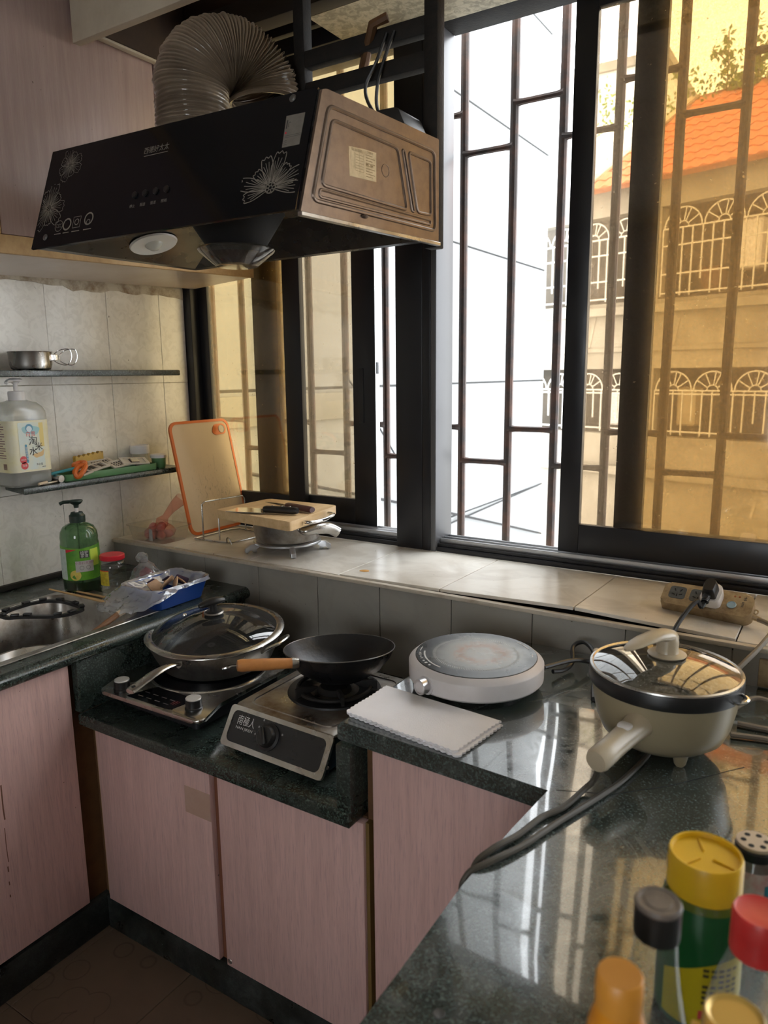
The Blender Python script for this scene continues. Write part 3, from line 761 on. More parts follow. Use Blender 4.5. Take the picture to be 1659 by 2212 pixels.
obj('ccc_lettering', text_bm('CCC', .014, T(.088, .046), 0, None, .018), PATTERN, fg)
obj('brand_lettering', text_bm('西德好太太', .017, T(.382, .192), 0, None, .078), PATTERN, fg)
obj('brand_underline', ribbon(BM(), [(.345, .180), (.42, .180)], .0014, HF, Zg), PATTERN, fg)
for x, wd_ in zip((.341, .374, .407, .440), ('停止', '弱速', '强速', '照明')):
    obj('button', lathe(BM(), [(0, .004), (.0065, .004), (.0075, .0025), (.0075, 0)], T(x, .089), 20), BLACKP, fg)
    obj('button_lettering', text_bm(wd_, .0085, T(x - .003, .063), 0, None, .017), PATTERN, fg)
for x, y in ((.751, .234), (.044, .022)):
    obj('screw_cap', lathe(BM(), [(0, .003), (.005, .003), (.0075, .0012), (.008, 0)], T(x, y), 18), mat('dull_screw', (.14, .135, .13), .4, .6), fg)
st = obj('energy_sticker', flat(BM(), [(.7455, .131), (.788, .131), (.789, .197), (.743, .198)], HF, Zg), mat('dirty_white_sticker', (.20, .185, .165), .6, dirt=(.12, .1, .08), dscale=60, damt=.5), fg)
bm = BM()
for y in (.151, .1545): ribbon(bm, [(.747, y), (.787, y)], .0007, HF, Zg + .0003)
flat(bm, [(.747, .170), (.750, .170), (.750, .188), (.747, .188)], HF, Zg + .0003); ribbon(bm, [(.755 + .003 * math.cos(t), .178 + .005 * math.sin(t)) for t in [.6 + i * .5 for i in range(9)]], .001, HF, Zg + .0003)
for y in (.136, .140, .144): ribbon(bm, [(.747, y), (.756, y)], .0008, HF, Zg + .0003)
obj('sticker_print', bm, INK, fg)
obj('sticker_dot', flat(BM(), circle(.0024, 14, (.749, .161)), HF, Zg + .0003), REDP, fg)
# bronze side panel with pressed grooves
sd = (BR - FR).normalized(); HS = frame(Vector((FR.x, FR.y, 0)) , sd, (0, 0, 1)); HS.translation = Vector((FR.x, FR.y, 1.81))
sp = obj('side_panel', prism(BM(), rpoly([(.004, -.004), (.462, -.004), (.462, .224), (.085, .232), (.072, .228)], .004), .0005, .007, HS), BRONZE, hd)
def bead(bm, pts, r=.0035, closed=True): tube(bm, [HS @ Vector((x, y, .0068)) for x, y in pts], r, 8, closed)
bm = BM()
bead(bm, rpoly([(.036, .022), (.447, .020), (.443, .193), (.088, .203)], .016), .0042)
bead(bm, rpoly([(.063, .054), (.338, .050), (.305, .172), (.098, .180)], .013), .0038)
bead(bm, rpoly([(.378, .051), (.430, .053), (.428, .169), (.345, .172)], .009), .0036)
bead(bm, rpoly([(.357, .050), (.365, .050), (.330, .172), (.322, .172)], .004), .0030)
bead(bm, rpoly([(.056, .031), (.427, .031), (.429, .041), (.058, .045)], .006), .0032)
bead(bm, circle(.0125, 24, (.263, .020 + .098)), .0012)
obj('pressed_bead', bm, BRONZE, sp)
obj('flange', box(BM(), .002, .464, -.012, -.004, .0, .012, .001, 1, HS), STEELD, sp)
obj('dent', ball(BM(), HS @ Vector((.190, .014, .004)), .012, 14, 8, (1, 1, .35)), BRONZE, sp)
lb = obj('rating_label', flat(BM(), [(.146, .086), (.231, .089), (.232, .147), (.192, .146), (.145, .142)], HS, .0073), PAPER, sp)
bm = BM(); L = lambda x0, y0, x1, y1, w_=.0008: ribbon(bm, [(x0, y0), (x1, y1)], w_, HS, .0076)
for k in range(7): L(.165, .131 - .0052 * k, .190, .131 - .0052 * k, .0006)
for x in (.151, .163, .178, .191): L(x, .135, x, .100, .0006)
for k in range(9): L(.197, .136 - .0052 * k, .197 + (.030 if k % 2 else .022), .136 - .0052 * k, .0013)
L(.197, .118, .206, .1178, .003); L(.212, .1178, .221, .1175, .0026)
obj('label_print', bm, mat('brown_ink', (.28, .19, .09), .7), sp)
obj('label_heading', join([text_bm('吸油烟机', .0065, HS @ Matrix.Translation((.170, .1385, .0076)), 0, None, .034), text_bm('注意事项', .0055, HS @ Matrix.Translation((.211, .1415, .0076)), 0, None, .020)]), mat('brown_ink', (.28, .19, .09)), sp)
# underside: lamp, perforated inlet cone, oil cup
ln = Vector((.305, 0, -.952)).normalized()
LMt = axis((-1.597, 1.397, 1.8435), ln)
lp = obj('lamp_disc', lathe(BM(), [(0, .002), (.048, .003), (.060, .004), (.063, 0)], LMt, 36), mat('white_lamp_plate', (.78, .78, .74), .35), hd)
obj('bulb', lathe(BM(), [(0, .018), (.012, .015), (.02, .008), (.024, .002)], LMt, 24), clear('frosted_bulb', (.9, .9, .88), 1, .15, .6, (.85, .85, .8)), lp)
CC = Matrix.Translation((-1.312, 1.405, 0))
bm = lathe(BM(), [(.140 - .065 * k / 12, 1.895 - .095 * k / 12) for k in range(13)], CC, 66)
bmesh.ops.inset_individual(bm, faces=bm.faces[:], thickness=.0021, depth=0)
inner = [f for f in bm.faces if len(f.verts) == 4 and f.calc_area() < .000042 and all(len(e.link_faces) == 2 for e in f.edges) and f.index >= 0]
inner = bm.faces[:66 * 12]
bmesh.ops.delete(bm, geom=list(inner), context='FACES')
obj('mesh_cone', bm, mat('dark_mesh_metal', (.05, .05, .052), .4, .7), hd)
obj('cone_inside', lathe(BM(), [(.128, 1.895), (.068, 1.803), (0, 1.803)], CC, 40), mat('dark_inside', (.006, .006, .007), .8), hd)
oc = obj('oil_cup', lathe(BM(), [(.078, 1.806), (.092, 1.805), (.094, 1.801), (.090, 1.796), (.052, 1.764), (.046, 1.762), (0, 1.762)], CC, 44), clear('smoky_oil_cup', (.60, .57, .54), 1.4, .08, .12, (.6, .58, .52)), hd)
obj('old_oil', lathe(BM(), [(0, 1.792), (.078, 1.792), (.049, 1.7665), (0, 1.7665)], CC, 36), mat('brown_oil', (.035, .010, .008), .2), oc)
obj('collar', lathe(BM(), [(.084, 2.034), (.084, 2.085), (.080, 2.085)], Matrix.Translation((-1.445, 1.415, 0)), 40), BLACKM, hd)
obj('wiring_box', prism(BM(), rpoly([(-1.02, 2.034), (-.885, 2.034), (-.905, 2.078), (-1.0, 2.080)], .01), 0, .10, frame((0, 1.60, 0), (1, 0, 0), (0, 0, 1)), .003), BLACKP, hd)

# flexible duct
du = thing('exhaust_duct', 'ribbed smoky plastic duct curling up from the hood towards the window', 'duct', (-1.445, 1.415, 2.07))
DH = Vector((.50, .866, 0)); DS = Vector((-1.445, 1.415, 0)); DQ = DS + DH * .094 + Vector((0, 0, 2.188))
ctl = [DS + Vector((0, 0, z)) for z in (2.068, 2.11, 2.15)] + [DQ - DH * (.094 * math.cos(t)) + Vector((0, 0, .094 * math.sin(t))) for t in [math.radians(q) for q in range(0, 192, 13)]]
path = spline(ctl, 26)
n = len(path) - 1
bm = tube(BM(), path, lambda t: .0865 + .0050 * math.sin(t * n * 2 * PI / 7.0) + .0025 * math.sin(t * n * .31) * math.sin(t * n * .083), 44, cap=False)
for v_ in bm.verts:
    d = v_.co.z * 60 + v_.co.x * 35 + v_.co.y * 22
    v_.co += Vector((math.sin(d * 1.3), math.cos(d), math.sin(d * .7))) * .0013
DUCT, nt, b, _ = nodes('smoky_ribbed_plastic'); v = coords(nt)
c = mixc(nt, ramp(nt, noise(nt, v, 9, 5, .6), [(.35, 0.0), (.75, 1.0)]), (.35, .28, .205), (.17, .13, .095))
sset(nt, b.inputs['Base Color'], c); b.inputs['Roughness'].default_value = .13; b.inputs['Coat Weight'].default_value = 1.0; b.inputs['Coat Roughness'].default_value = .06; b.inputs['Transmission Weight'].default_value = 0
tl_ = nt.nodes.new('ShaderNodeBsdfTranslucent'); tl_.inputs['Color'].default_value = (.55, .42, .28, 1)
mx_ = nt.nodes.new('ShaderNodeMixShader'); mx_.inputs[0].default_value = .12
nt.links.new(b.outputs[0], mx_.inputs[1]); nt.links.new(tl_.outputs[0], mx_.inputs[2]); nt.links.new(mx_.outputs[0], _.inputs['Surface'])
obj('hose', bm, DUCT, du, smooth=70)

# iron support frame that carries the hood
sf = thing('hood_bracket', 'black iron bracket frame with two bars and uprights carrying the hood', 'bracket', (-1.2, 1.66, 2.0))
obj('bar', box(BM(), -1.60, -.890, 1.648, 1.678, 2.278, 2.318, .003), IRON, sf)
obj('bar', box(BM(), -1.60, -.890, 1.648, 1.678, 2.205, 2.243, .003), IRON, sf)
obj('upright', box(BM(), -1.306, -1.272, 1.645, 1.681, 2.035, ZT, .003), IRON, sf)
obj('upright', box(BM(), -.920, -.884, 1.645, 1.681, 1.80, ZT, .003), IRON, sf)
obj('wood_peg', tube(BM(), [(-1.015, 1.64, 2.332), (-1.05, 1.63, 2.322), (-1.13, 1.70, 2.250)], .012, 8), BROWN, sf)
for k, (dx, lbx) in enumerate(((0, 'black hood wire looping down from the iron bar, left strand'), (.022, 'black hood wire looping down from the iron bar, right strand'))):
    tag(obj('wire', tube(BM(), spline([(-1.02 + dx, 1.643, 2.30), (-1.045 + dx, 1.635, 2.24), (-1.075 + dx * 1.6, 1.63, 2.185), (-1.055 + dx * .6, 1.635, 2.13), (-1.0, 1.64, 2.083)], 6), .0042, 6), BLACKP), lbx, 'wire')
# ------------------------------------------------------------------ more helpers for household goods
def loft(bm, loops, cap0=True, cap1=True):
    R_ = [[bm.verts.new(p) for p in L] for L in loops]; n = len(R_[0])
    for a, b in zip(R_, R_[1:]):
        for k in range(n): bm.faces.new((a[k], a[(k + 1) % n], b[(k + 1) % n], b[k]))
    if cap0: bm.faces.new(R_[0][::-1])
    if cap1: bm.faces.new(R_[-1])
    return bm
def rloop(cx, cy, z, hx, hy, r, n=6): return [(x, y, z) for x, y in rrect(cx - hx, cx + hx, cy - hy, cy + hy, min(r, hx * .99, hy * .99), n)]
def cyl(c, z0, z1, r, bev=.002, seg=32): return [(0, z0), (r - bev, z0), (r, z0 + bev), (r, z1 - bev), (r - bev, z1), (0, z1)]
def at(x, y, z=0): return Matrix.Translation((x, y, z))
def wrapper(cx, cy, r, a): return lambda p: Vector((cx + (r + p.z) * math.cos(a + p.x / r), cy + (r + p.z) * math.sin(a + p.x / r), p.y))
I4 = Matrix.Identity(4)
def curved(bm, poly, fn, z=.0006, nx=14):
    """rectangle or polygon strip laid on a curved surface: poly = (x0, x1, y0(t), y1(t))"""
    x0, x1, f0, f1 = poly; a = []
    for k in range(nx + 1):
        t = k / nx; x = x0 + (x1 - x0) * t
        a.append((bm.verts.new(fn(Vector((x, f0(t) if callable(f0) else f0, z)))), bm.verts.new(fn(Vector((x, f1(t) if callable(f1) else f1, z))))))
    for p, q in zip(a, a[1:]): bm.faces.new((p[0], q[0], q[1], p[1]))
    return bm
def curved_disc(bm, c, r, fn, z=.0008, n=24, sy=1):
    bm.faces.new([bm.verts.new(fn(Vector((c[0] + r * math.cos(2 * PI * k / n), c[1] + sy * r * math.sin(2 * PI * k / n), z)))) for k in range(n)]); return bm
def crumple(bm, amp, scale, seed=0):
    from mathutils import noise as mn
    for v in bm.verts:
        d = mn.noise_vector(v.co * scale + Vector((seed, seed * 2, 0))); d2 = mn.noise_vector(v.co * scale * 2.7 + Vector((0, seed, 3)))
        v.co += (d + d2 * .5) * amp
    return bm

CLEARP = clear('clear_plastic', (.94, .95, .94), 1.3, .06, .10, (.8, .8, .78))
MILKY = clear('milky_clear_plastic', (.92, .93, .92), 1.2, .12, .34, (.88, .88, .86))
GLASSB = clear('clear_bottle_glass', (.93, .96, .945), 1.5, .02, .03)
BAGP = clear('thin_bag_film', (.88, .89, .90), 1.8, .10, .22, (.80, .82, .86))
LIDG = clear('clear_lid_glass', (.78, .80, .80), 1.7, .03, .05, (.5, .5, .5))

# ------------------------------------------------------------------ sink and what is in it
sk = thing('steel_sink', 'stainless steel sink bowl set in the granite at lower left', 'sink', (-1.85, .94, ZC - .18))
bm = BM()
loft(bm, [rloop(-1.850, .9475, ZC + .0012, .215, .452, .02), rloop(-1.850, .9475, ZC + .0032, .213, .450, .02), rloop(-1.852, .944, ZC + .003, .194, .385, .05), rloop(-1.852, .944, ZC - .003, .190, .380, .05),
          rloop(-1.852, .944, ZC - .15, .178, .366, .06), rloop(-1.852, .944, ZC - .170, .15, .34, .06)], False, True)
obj('bowl', bm, STEELD, sk)
obj('drain', lathe(BM(), [(0, .004), (.02, .004), (.034, .001), (.036, 0)], at(-1.852, .85, ZC - .1705), 24), CHROME, sk)
sb_ = thing('steel_bowl', 'shallow stainless steel bowl lying in the sink', 'bowl', (-1.865, 1.10, ZC - .166))
obj('shell', lathe(BM(), [(0, .001), (.06, .001), (.085, .015), (.108, .062), (.113, .064), (.113, .0655), (.107, .0645), (.083, .017), (.058, .0035), (0, .0035)], at(-1.865, 1.10, ZC - .1665), 44), STEEL, sb_)
dr = thing('drain_rack', 'black plastic corner strainer frame with clips over the sink', 'rack', (-1.92, 1.18, ZC + .004))
outl = [(-1.985, 1.085), (-2.012, 1.135), (-2.016, 1.21), (-1.99, 1.256), (-1.935, 1.275), (-1.858, 1.268), (-1.815, 1.252), (-1.812, 1.192), (-1.838, 1.158), (-1.912, 1.112), (-1.935, 1.085)]
bm = BM(); L0 = [Vector((x, y, 0)) for x, y in rpoly(outl, .02, 4)]; cen = sum(L0, Vector()) / len(L0); z0 = ZC + .0042
def lp_(k, z): return [(p + (cen - p).normalized() * k + Vector((0, 0, z))) for p in L0]
loft(bm, [lp_(0, z0), lp_(0, z0 + .008), lp_(.014, z0 + .008), lp_(.014, z0), lp_(0, z0)], False, False)
obj('frame', bm, BLACKP, dr)
for k in range(0, len(L0), 5):
    p = L0[k] + (cen - L0[k]).normalized() * .006; q = L0[(k + 1) % len(L0)] - L0[k - 1]
    obj('clip', box(BM(), -.011, .011, -.007, .007, z0 + .008, z0 + .015, .002, 2, Matrix.Translation(p) @ Matrix.Rotation(math.atan2(q.y, q.x), 4, 'Z')), BLACKP, dr)
for k, (a, b2, lb) in enumerate((((-2.046, 1.352), (-1.800, 1.362), 'bamboo chopstick lying nearer the soap bottle, behind the sink'), ((-2.047, 1.292), (-1.780, 1.296), 'bamboo chopstick lying across the black strainer at the sink corner'))):
    z_ = ZC + .0078 if k == 0 else ZC + .024
    tag(obj('chopstick', tube(BM(), [(a[0], a[1], z_), (b2[0], b2[1], z_)], lambda t: .0028 + .0018 * t, 8), BAM), lb, 'chopstick')
sp_ = thing('wooden_spoon', 'worn wooden spoon handle leaning out of the sink', 'spoon', (-1.70, 1.15, ZC - .1))
obj('handle', tube(BM(), [(-1.70, 1.08, ZC - .11), (-1.693, 1.18, ZC - .02), (-1.688, 1.262, ZC + .012)], .0085, 10), mat('worn_dark_wood', (.24, .12, .06), .6, dirt=(.1, .05, .03), dscale=30, damt=.7), sp_)
obj('tip', tube(BM(), [(-1.688, 1.262, ZC + .012), (-1.6865, 1.283, ZC + .017)], .009, 10), mat('pale_wood_tip', (.70, .56, .40), .6), sp_)

# green washing-up liquid bottle
gx, gy, ga = -2.030, 1.398, -.585
gb = thing('soap_bottle', 'green washing-up liquid bottle with dark pump beside the red lidded jar', 'bottle', (gx, gy, ZC))
obj('body', lathe(BM(), [(0, ZC + .0005), (.050, ZC + .0005), (.056, ZC + .008), (.057, ZC + .04), (.057, .98), (.0575, .985), (.056, .995), (.057, 1.005), (.0545, 1.022), (.046, 1.038), (.030, 1.047), (.021, 1.050), (.020, 1.054)], at(gx, gy), 44), clear('green_clear_plastic', (.42, .60, .42), 1.4, .06, .14, (.16, .28, .15)), gb)
obj('liquid', lathe(BM(), [(0, ZC + .003), (.048, ZC + .003), (.0535, ZC + .012), (.0535, ZC + .034), (0, ZC + .034)], at(gx, gy), 36), clear('dark_green_liquid', (.10, .16, .06), 1, .05, .5, (.03, .05, .015)), gb)
obj('collar', lathe(BM(), [(.014, 1.052), (.0235, 1.052), (.024, 1.056), (.024, 1.073), (.019, 1.078), (.0175, 1.083), (.008, 1.084), (.007, 1.083)], at(gx, gy), 28), mat('dark_green_plastic', (.012, .03, .022), .4), gb)
obj('stem', lathe(BM(), [(.0055, 1.083), (.0055, 1.098)], at(gx, gy), 16), WHITEP, gb)
hp = obj('pump_head', lathe(BM(), [(0, 1.097), (.007, 1.097), (.008, 1.106), (.016, 1.111), (.021, 1.118), (.020, 1.121), (0, 1.123)], at(gx, gy), 28), MATS['dark_green_plastic'], gb)
obj('nozzle', tube(BM(), [(gx, gy, 1.117), (gx - .02, gy - .03, 1.117), (gx - .026, gy - .04, 1.112)], .0055, 10), MATS['dark_green_plastic'], hp)
obj('dip_tube', tube(BM(), [(gx, gy, 1.05), (gx + .004, gy - .002, ZC + .01)], .0035, 8), clear('dip_tube_plastic', (.8, .85, .8), 1, .1, .4, (.6, .65, .6)), gb)
GW = wrapper(gx, gy, .0574, ga)
LBLG = mat('bright_green_label', (.16, .42, .03), .4, dirt=(.03, .16, .03), dscale=10, damt=.9)
lab = obj('label', curved(BM(), (-.085, .085, ZC + .043, lambda t: .977 + .008 * abs(2 * t - 1)), GW, .0004, 28), LBLG, gb)
obj('label_side', curved(BM(), (-.085, -.047, ZC + .045, .975), GW, .0009, 8), mat('pale_label', (.55, .62, .58), .5, dirt=(.25, .4, .3), dscale=70, damt=.6), lab)
obj('lime_band', curved(BM(), (.028, .06, ZC + .085, .972), GW, .0007, 8), mat('lime_label', (.50, .68, .08), .4), lab)  # lime green strip on the right part of the label
obj('label_panel', curved(BM(), (-.018, .036, ZC + .070, ZC + .105), GW, .0011, 8), mat('pale_lilac_panel', (.52, .50, .46), .5), lab)
obj('brand_box', curved(BM(), (-.004, .024, ZC + .114, ZC + .137), GW, .0011, 8), INK, lab)
obj('brand_lettering', join([text_bm('植护', .012, I4, .0015, lambda p: GW(p + Vector((.010, ZC + .130, 0)))), text_bm('茶清', .012, I4, .0015, lambda p: GW(p + Vector((.010, ZC + .120, 0))))]), WHITEPR, lab)
obj('product_lettering', text_bm('小苏打洗洁精', .0095, I4, .0015, lambda p: GW(p + Vector((.010, ZC + .098, 0)))), mat('purple_ink', (.30, .10, .16), .5), lab)
bm = BM()
for cxx in (0, .019): ribbon(bm, circle(.006, 18, (cxx, ZC + .083)), .0012, I4, .0015, True)
for v_ in bm.verts: v_.co = GW(v_.co)
obj('round_marks', bm, mat('grey_ink', (.22, .22, .2), .5), lab)
obj('red_flash', curved(BM(), (-.046, -.014, lambda t: .964 + .010 * t, .975), GW, .0012, 8), REDP, lab)
obj('lemon_slice', curved_disc(BM(), (-.020, ZC + .060), .0165, GW, .0012, 28), mat('lemon_yellow', (.72, .60, .12), .5, dirt=(.6, .35, .05), dscale=60, damt=.6), lab)
# jar with red lid
jx, jy = -1.928, 1.438
jr = thing('glass_jar', 'empty glass jar with a red screw lid beside the green bottle', 'jar', (jx, jy, ZC))
obj('glass', lathe(BM(), [(0, ZC + .0005), (.036, ZC + .0005), (.0405, ZC + .006), (.0408, ZC + .02), (.039, ZC + .03), (.0395, ZC + .065), (.0408, ZC + .082), (.037, ZC + .094), (.0335, ZC + .098), (.0335, ZC + .108)], at(jx, jy), 40), GLASSB, jr)
obj('lid', lathe(BM(), [(.0355, ZC + .104), (.0375, ZC + .104), (.038, ZC + .106), (.038, ZC + .117), (.036, ZC + .119), (0, ZC + .118)], at(jx, jy), 40), REDP, jr)
JW = wrapper(jx, jy, .0398, -.60 - 1.0)
obj('label', curved(BM(), (-.012, .024, ZC + .026, ZC + .072), JW, .0005, 8), mat('yellow_jar_label', (.62, .50, .04), .5, dirt=(.3, .2, .02), dscale=90, damt=.8), jr)
obj('label_band', curved(BM(), (-.012, .024, ZC + .072, ZC + .075), JW, .0005, 8), REDP, jr)

# onion bag, blue basin with bag and shells
SHAL = mat('purple_red_skin', (.26, .035, .055), .4, dirt=(.12, .01, .02), dscale=30, damt=.6)
ob = thing('onion_bag', 'knotted clear plastic bag holding red onions behind the blue basin', 'bag', (-1.832, 1.488, ZC))
bm = BM(); bmesh.ops.create_uvsphere(bm, u_segments=40, v_segments=28, radius=1, matrix=I4)
for v_ in bm.verts:
    z_ = v_.co.z; k = .052 * (1 if z_ < 0 else (1 - .62 * z_ ** .8)); 
    v_.co = Vector((-1.832 + v_.co.x * k, 1.488 + v_.co.y * k, ZC + .046 + z_ * (.045 if z_ < 0 else .064)))
crumple(bm, .007, 36, 4)
for v_ in bm.verts: v_.co.z = max(v_.co.z, ZC + .0006)
obj('film', bm, BAGP, ob, smooth=20)
bm = BM(); bmesh.ops.create_uvsphere(bm, u_segments=24, v_segments=14, radius=1, matrix=Matrix.Translation((-1.842, 1.486, ZC + .108)) @ Matrix.Diagonal((.020, .016, .017, 1)))
crumple(bm, .008, 60, 2); obj('knot', bm, BAGP, ob, smooth=15)
for k, (dx, dy, dz, lb) in enumerate(((-.022, -.018, .024, 'red onion at the bottom left inside the knotted clear bag'), (.022, -.014, .025, 'red onion at the bottom right inside the knotted clear bag'), (.002, .022, .025, 'red onion at the back inside the knotted clear bag'), (.004, -.004, .056, 'red onion lying topmost inside the knotted clear bag'))):
    t = thing('red_onion', lb, 'onion', (-1.832 + dx, 1.488 + dy, ZC + dz), group='red onions in the knotted bag')
    obj('bulb', lathe(BM(), [(0, -.021), (.010, -.020), (.019, -.012), (.022, 0), (.019, .011), (.009, .018), (.003, .022), (0, .026)], I4, 20), SHAL, t, local=True)
bn = thing('plastic_basin', 'blue plastic basin lined with a crumpled clear bag on the sink worktop', 'basin', (-1.70, 1.44, ZC))
bcx, bcy = -1.695, 1.445
obj('basin', loft(BM(), [rloop(bcx, bcy, ZC + .0005, .060, .082, .012), rloop(bcx, bcy, ZC + .004, .064, .086, .014), rloop(bcx, bcy, ZC + .058, .077, .103, .018), rloop(bcx, bcy, ZC + .060, .083, .109, .02), rloop(bcx, bcy, ZC + .064, .083, .109, .02),
                         rloop(bcx, bcy, ZC + .063, .075, .101, .018), rloop(bcx, bcy, ZC + .006, .061, .083, .012)], True, True), mat('blue_plastic', (.012, .055, .26), .35), bn)
from mathutils import noise as MN
bm = BM(); rows = []; NT = 132; NR = 34; th0 = math.atan2(-1, -.30)
for j in range(NR + 1):
    t = j / NR; row = []
    for i in range(NT):
        th = 2 * PI * i / NT; ca, sa = math.cos(th), math.sin(th)
        Rr = (abs(ca / .080) ** 6 + abs(sa / .106) ** 6) ** (-1 / 6)
        f = max(0, math.cos(th - th0)) ** 1.6
        if t < .5:
            q = t / .5; r_ = Rr * (.42 + .58 * q); z_ = .034 + .034 * q ** 1.6; am = .004
        else:
            q = (t - .5) / .5; r_ = Rr + .006 + q * (.008 + .066 * f); z_ = .068 - .064 * f * q ** .75 - .010 * (1 - f) * q; am = .0035 + .0085 * f * q ** .5
        p = Vector((bcx + r_ * ca, bcy + r_ * sa, ZC + z_))
        nz_ = (1 - 2 * abs(MN.noise(p * 38))) * .6 + (1 - 2 * abs(MN.noise(p * 85 + Vector((3, 1, 7))))) * .4
        d_ = MN.noise_vector(p * 45)
        p = p + Vector((ca, sa, .9)).normalized() * (nz_ * am) + d_ * am * .6
        p.z = max(p.z, ZC + .0012); row.append(bm.verts.new(p))
    rows.append(row)
for a_, b_ in zip(rows, rows[1:]):
    for i in range(NT): bm.faces.new((a_[i], a_[(i + 1) % NT], b_[(i + 1) % NT], b_[i]))
obj('bag_lining', bm, clear('crumpled_bag_film', (.88, .90, .94), 3.0, .10, .48, (.90, .92, .97)), bn, smooth=24)
shell_m = mat('brown_eggshell', (.58, .37, .22), .6, dirt=(.4, .24, .13), dscale=40, damt=.5)
rnd = random.Random(5)
for k, (x, y, z, s_, lb) in enumerate(((-1.688, 1.445, .060, .030, 'largest tan peel scrap standing up in the blue basin'), (-1.665, 1.455, .056, .026, 'tan peel scrap at the right rim of the blue basin'), (-1.715, 1.475, .056, .024, 'tan peel scrap further back in the blue basin'), (-1.705, 1.415, .052, .026, 'tan peel scrap low at the near end of the blue basin'), (-1.675, 1.49, .055, .022, 'small tan peel scrap at the far end of the blue basin'))):
    t = thing('vegetable_scrap', lb, 'scrap', (x, y, ZC + z), group='scraps in the blue basin', rot=(rnd.uniform(.3, 1.2), rnd.uniform(-.8, .8), rnd.uniform(0, 6)))
    pl = rpoly([(-s_, -.4 * s_), (-.1 * s_, -.7 * s_), (s_, -.2 * s_), (.6 * s_, .6 * s_), (-.5 * s_, .8 * s_)], .004, 3)
    obj('piece', prism(BM(), pl, -.0015, .0025, None, .001), shell_m, t, local=True)
for k, (x, y, lb) in enumerate(((-1.725, 1.425, 'dark purple peel scrap at the near left of the blue basin'), (-1.69, 1.50, 'dark purple peel scrap at the far end of the blue basin'), (-1.735, 1.485, 'dark purple peel scrap at the far left of the blue basin'))):
    t = thing('vegetable_scrap', lb, 'scrap', (x, y, ZC + .055), group='scraps in the blue basin', rot=(.5 + k, .3, k))
    obj('piece', prism(BM(), rpoly([(-.022, -.010), (.02, -.014), (.024, .008), (-.016, .015)], .005, 3), -.001, .002, None, .0008), mat('dark_purple_peel', (.05, .03, .07), .5), t, local=True)

# ------------------------------------------------------------------ things on the wall shelves
cu_ = thing('steel_cup', 'small stainless camping cup with folding wire handles on the upper shelf', 'cup', (-2.155, 1.372, 1.522))
obj('cup', lathe(BM(), [(0, 1.5225), (.050, 1.5225), (.057, 1.527), (.061, 1.540), (.0625, 1.574), (.0645, 1.577), (.0630, 1.5785), (.0605, 1.575), (.059, 1.541), (.055, 1.529), (0, 1.525)], at(-2.155, 1.372), 44), STEEL, cu_)
for dz, dy in ((0, 0), (.006, .02)):
    pts = [(-2.118, 1.424 + dy, 1.563), (-2.10, 1.435 + dy, 1.582), (-2.088, 1.462 + dy, 1.585), (-2.088, 1.468 + dy, 1.560), (-2.094, 1.455 + dy, 1.538), (-2.112, 1.432 + dy, 1.545)]
    obj('wire_handle', tube(BM(), spline(pts, 6, True), .0015, 6, True), CHROME, cu_)
obj('bracket', box(BM(), -2.120, -2.100, 1.395, 1.430, 1.550, 1.570, .003, 2, at(0, 0)), STEEL, cu_)

bb = thing('detergent_jug', 'large clear jug with white pump and rice-water label on lower shelf', 'bottle', (-2.165, 1.325, 1.17))
bxc, byc, bhx, bhy = -2.168, 1.322, .054, .068
prof = [(.92, 1.1705, .02), (1.0, 1.177, .022), (1.0, 1.385, .022), (1.01, 1.389, .022), (.99, 1.393, .022), (.99, 1.398, .024), (.93, 1.412, .03), (.78, 1.424, .034), (.52, 1.430, .028), (.38, 1.432, .02)]
obj('body', loft(BM(), [rloop(bxc, byc, z, bhx * k if k > .5 else .026, bhy * k if k > .5 else .026, r, 7) for k, z, r in prof], True, False), MILKY, bb)
obj('collar', lathe(BM(), [(.012, 1.431), (.0235, 1.431), (.024, 1.434), (.024, 1.455), (.022, 1.459), (.008, 1.460)], at(bxc, byc), 30), WHITEP, bb)
obj('stem', lathe(BM(), [(.0065, 1.459), (.0065, 1.484)], at(bxc, byc), 16), WHITEP, bb)
obj('pump_head', join([lathe(BM(), [(0, 1.482), (.009, 1.482), (.012, 1.487), (.021, 1.489), (.021, 1.494), (.016, 1.498), (0, 1.499)], at(bxc, byc), 28), tube(BM(), [(bxc, byc, 1.491), (bxc + .018, byc - .034, 1.490), (bxc + .021, byc - .042, 1.484)], .0055, 10)]), WHITEP, bb)
obj('water', loft(BM(), [rloop(bxc, byc, 1.1715, bhx * .88, bhy * .88, .02), rloop(bxc, byc, 1.178, bhx * .965, bhy * .965, .02), rloop(bxc, byc, 1.205, bhx * .965, bhy * .965, .02)]), clear('cloudy_liquid', (.75, .75, .72), .8, .05, .5, (.55, .55, .52)), bb)
LBY = mat('cream_yellow_label', (.74, .70, .52), .45, dirt=(.72, .66, .30), dscale=14, damt=.8)
lab = obj('label', loft(BM(), [rloop(bxc, byc, 1.216, bhx + .0006, bhy + .0006, .022, 7), rloop(bxc, byc, 1.372, bhx + .0006, bhy + .0006, .022, 7)], False, False), LBY, bb)
BF = frame((bxc + bhx + .0012, byc, 0), (0, 1, 0), (0, 0, 1))
tx = lambda x, z, dz=0: BF @ Matrix.Translation((x, z, dz))
def bflat(nm, poly, m, dz=0.0): return obj(nm, flat(BM(), poly, BF, dz), m, lab)
bflat('label_picture', rrect(-.040, .040, 1.222, 1.366, .004), mat('pale_blue_green_print', (.62, .70, .66), .5, dirt=(.74, .70, .5), dscale=18, damt=.9), .0001)
bflat('blue_splash', rpoly([(-.024, 1.334), (.02, 1.326), (.034, 1.348), (.0, 1.358), (-.03, 1.352)], .01), mat('turquoise_print', (.34, .58, .60), .5), .0003)
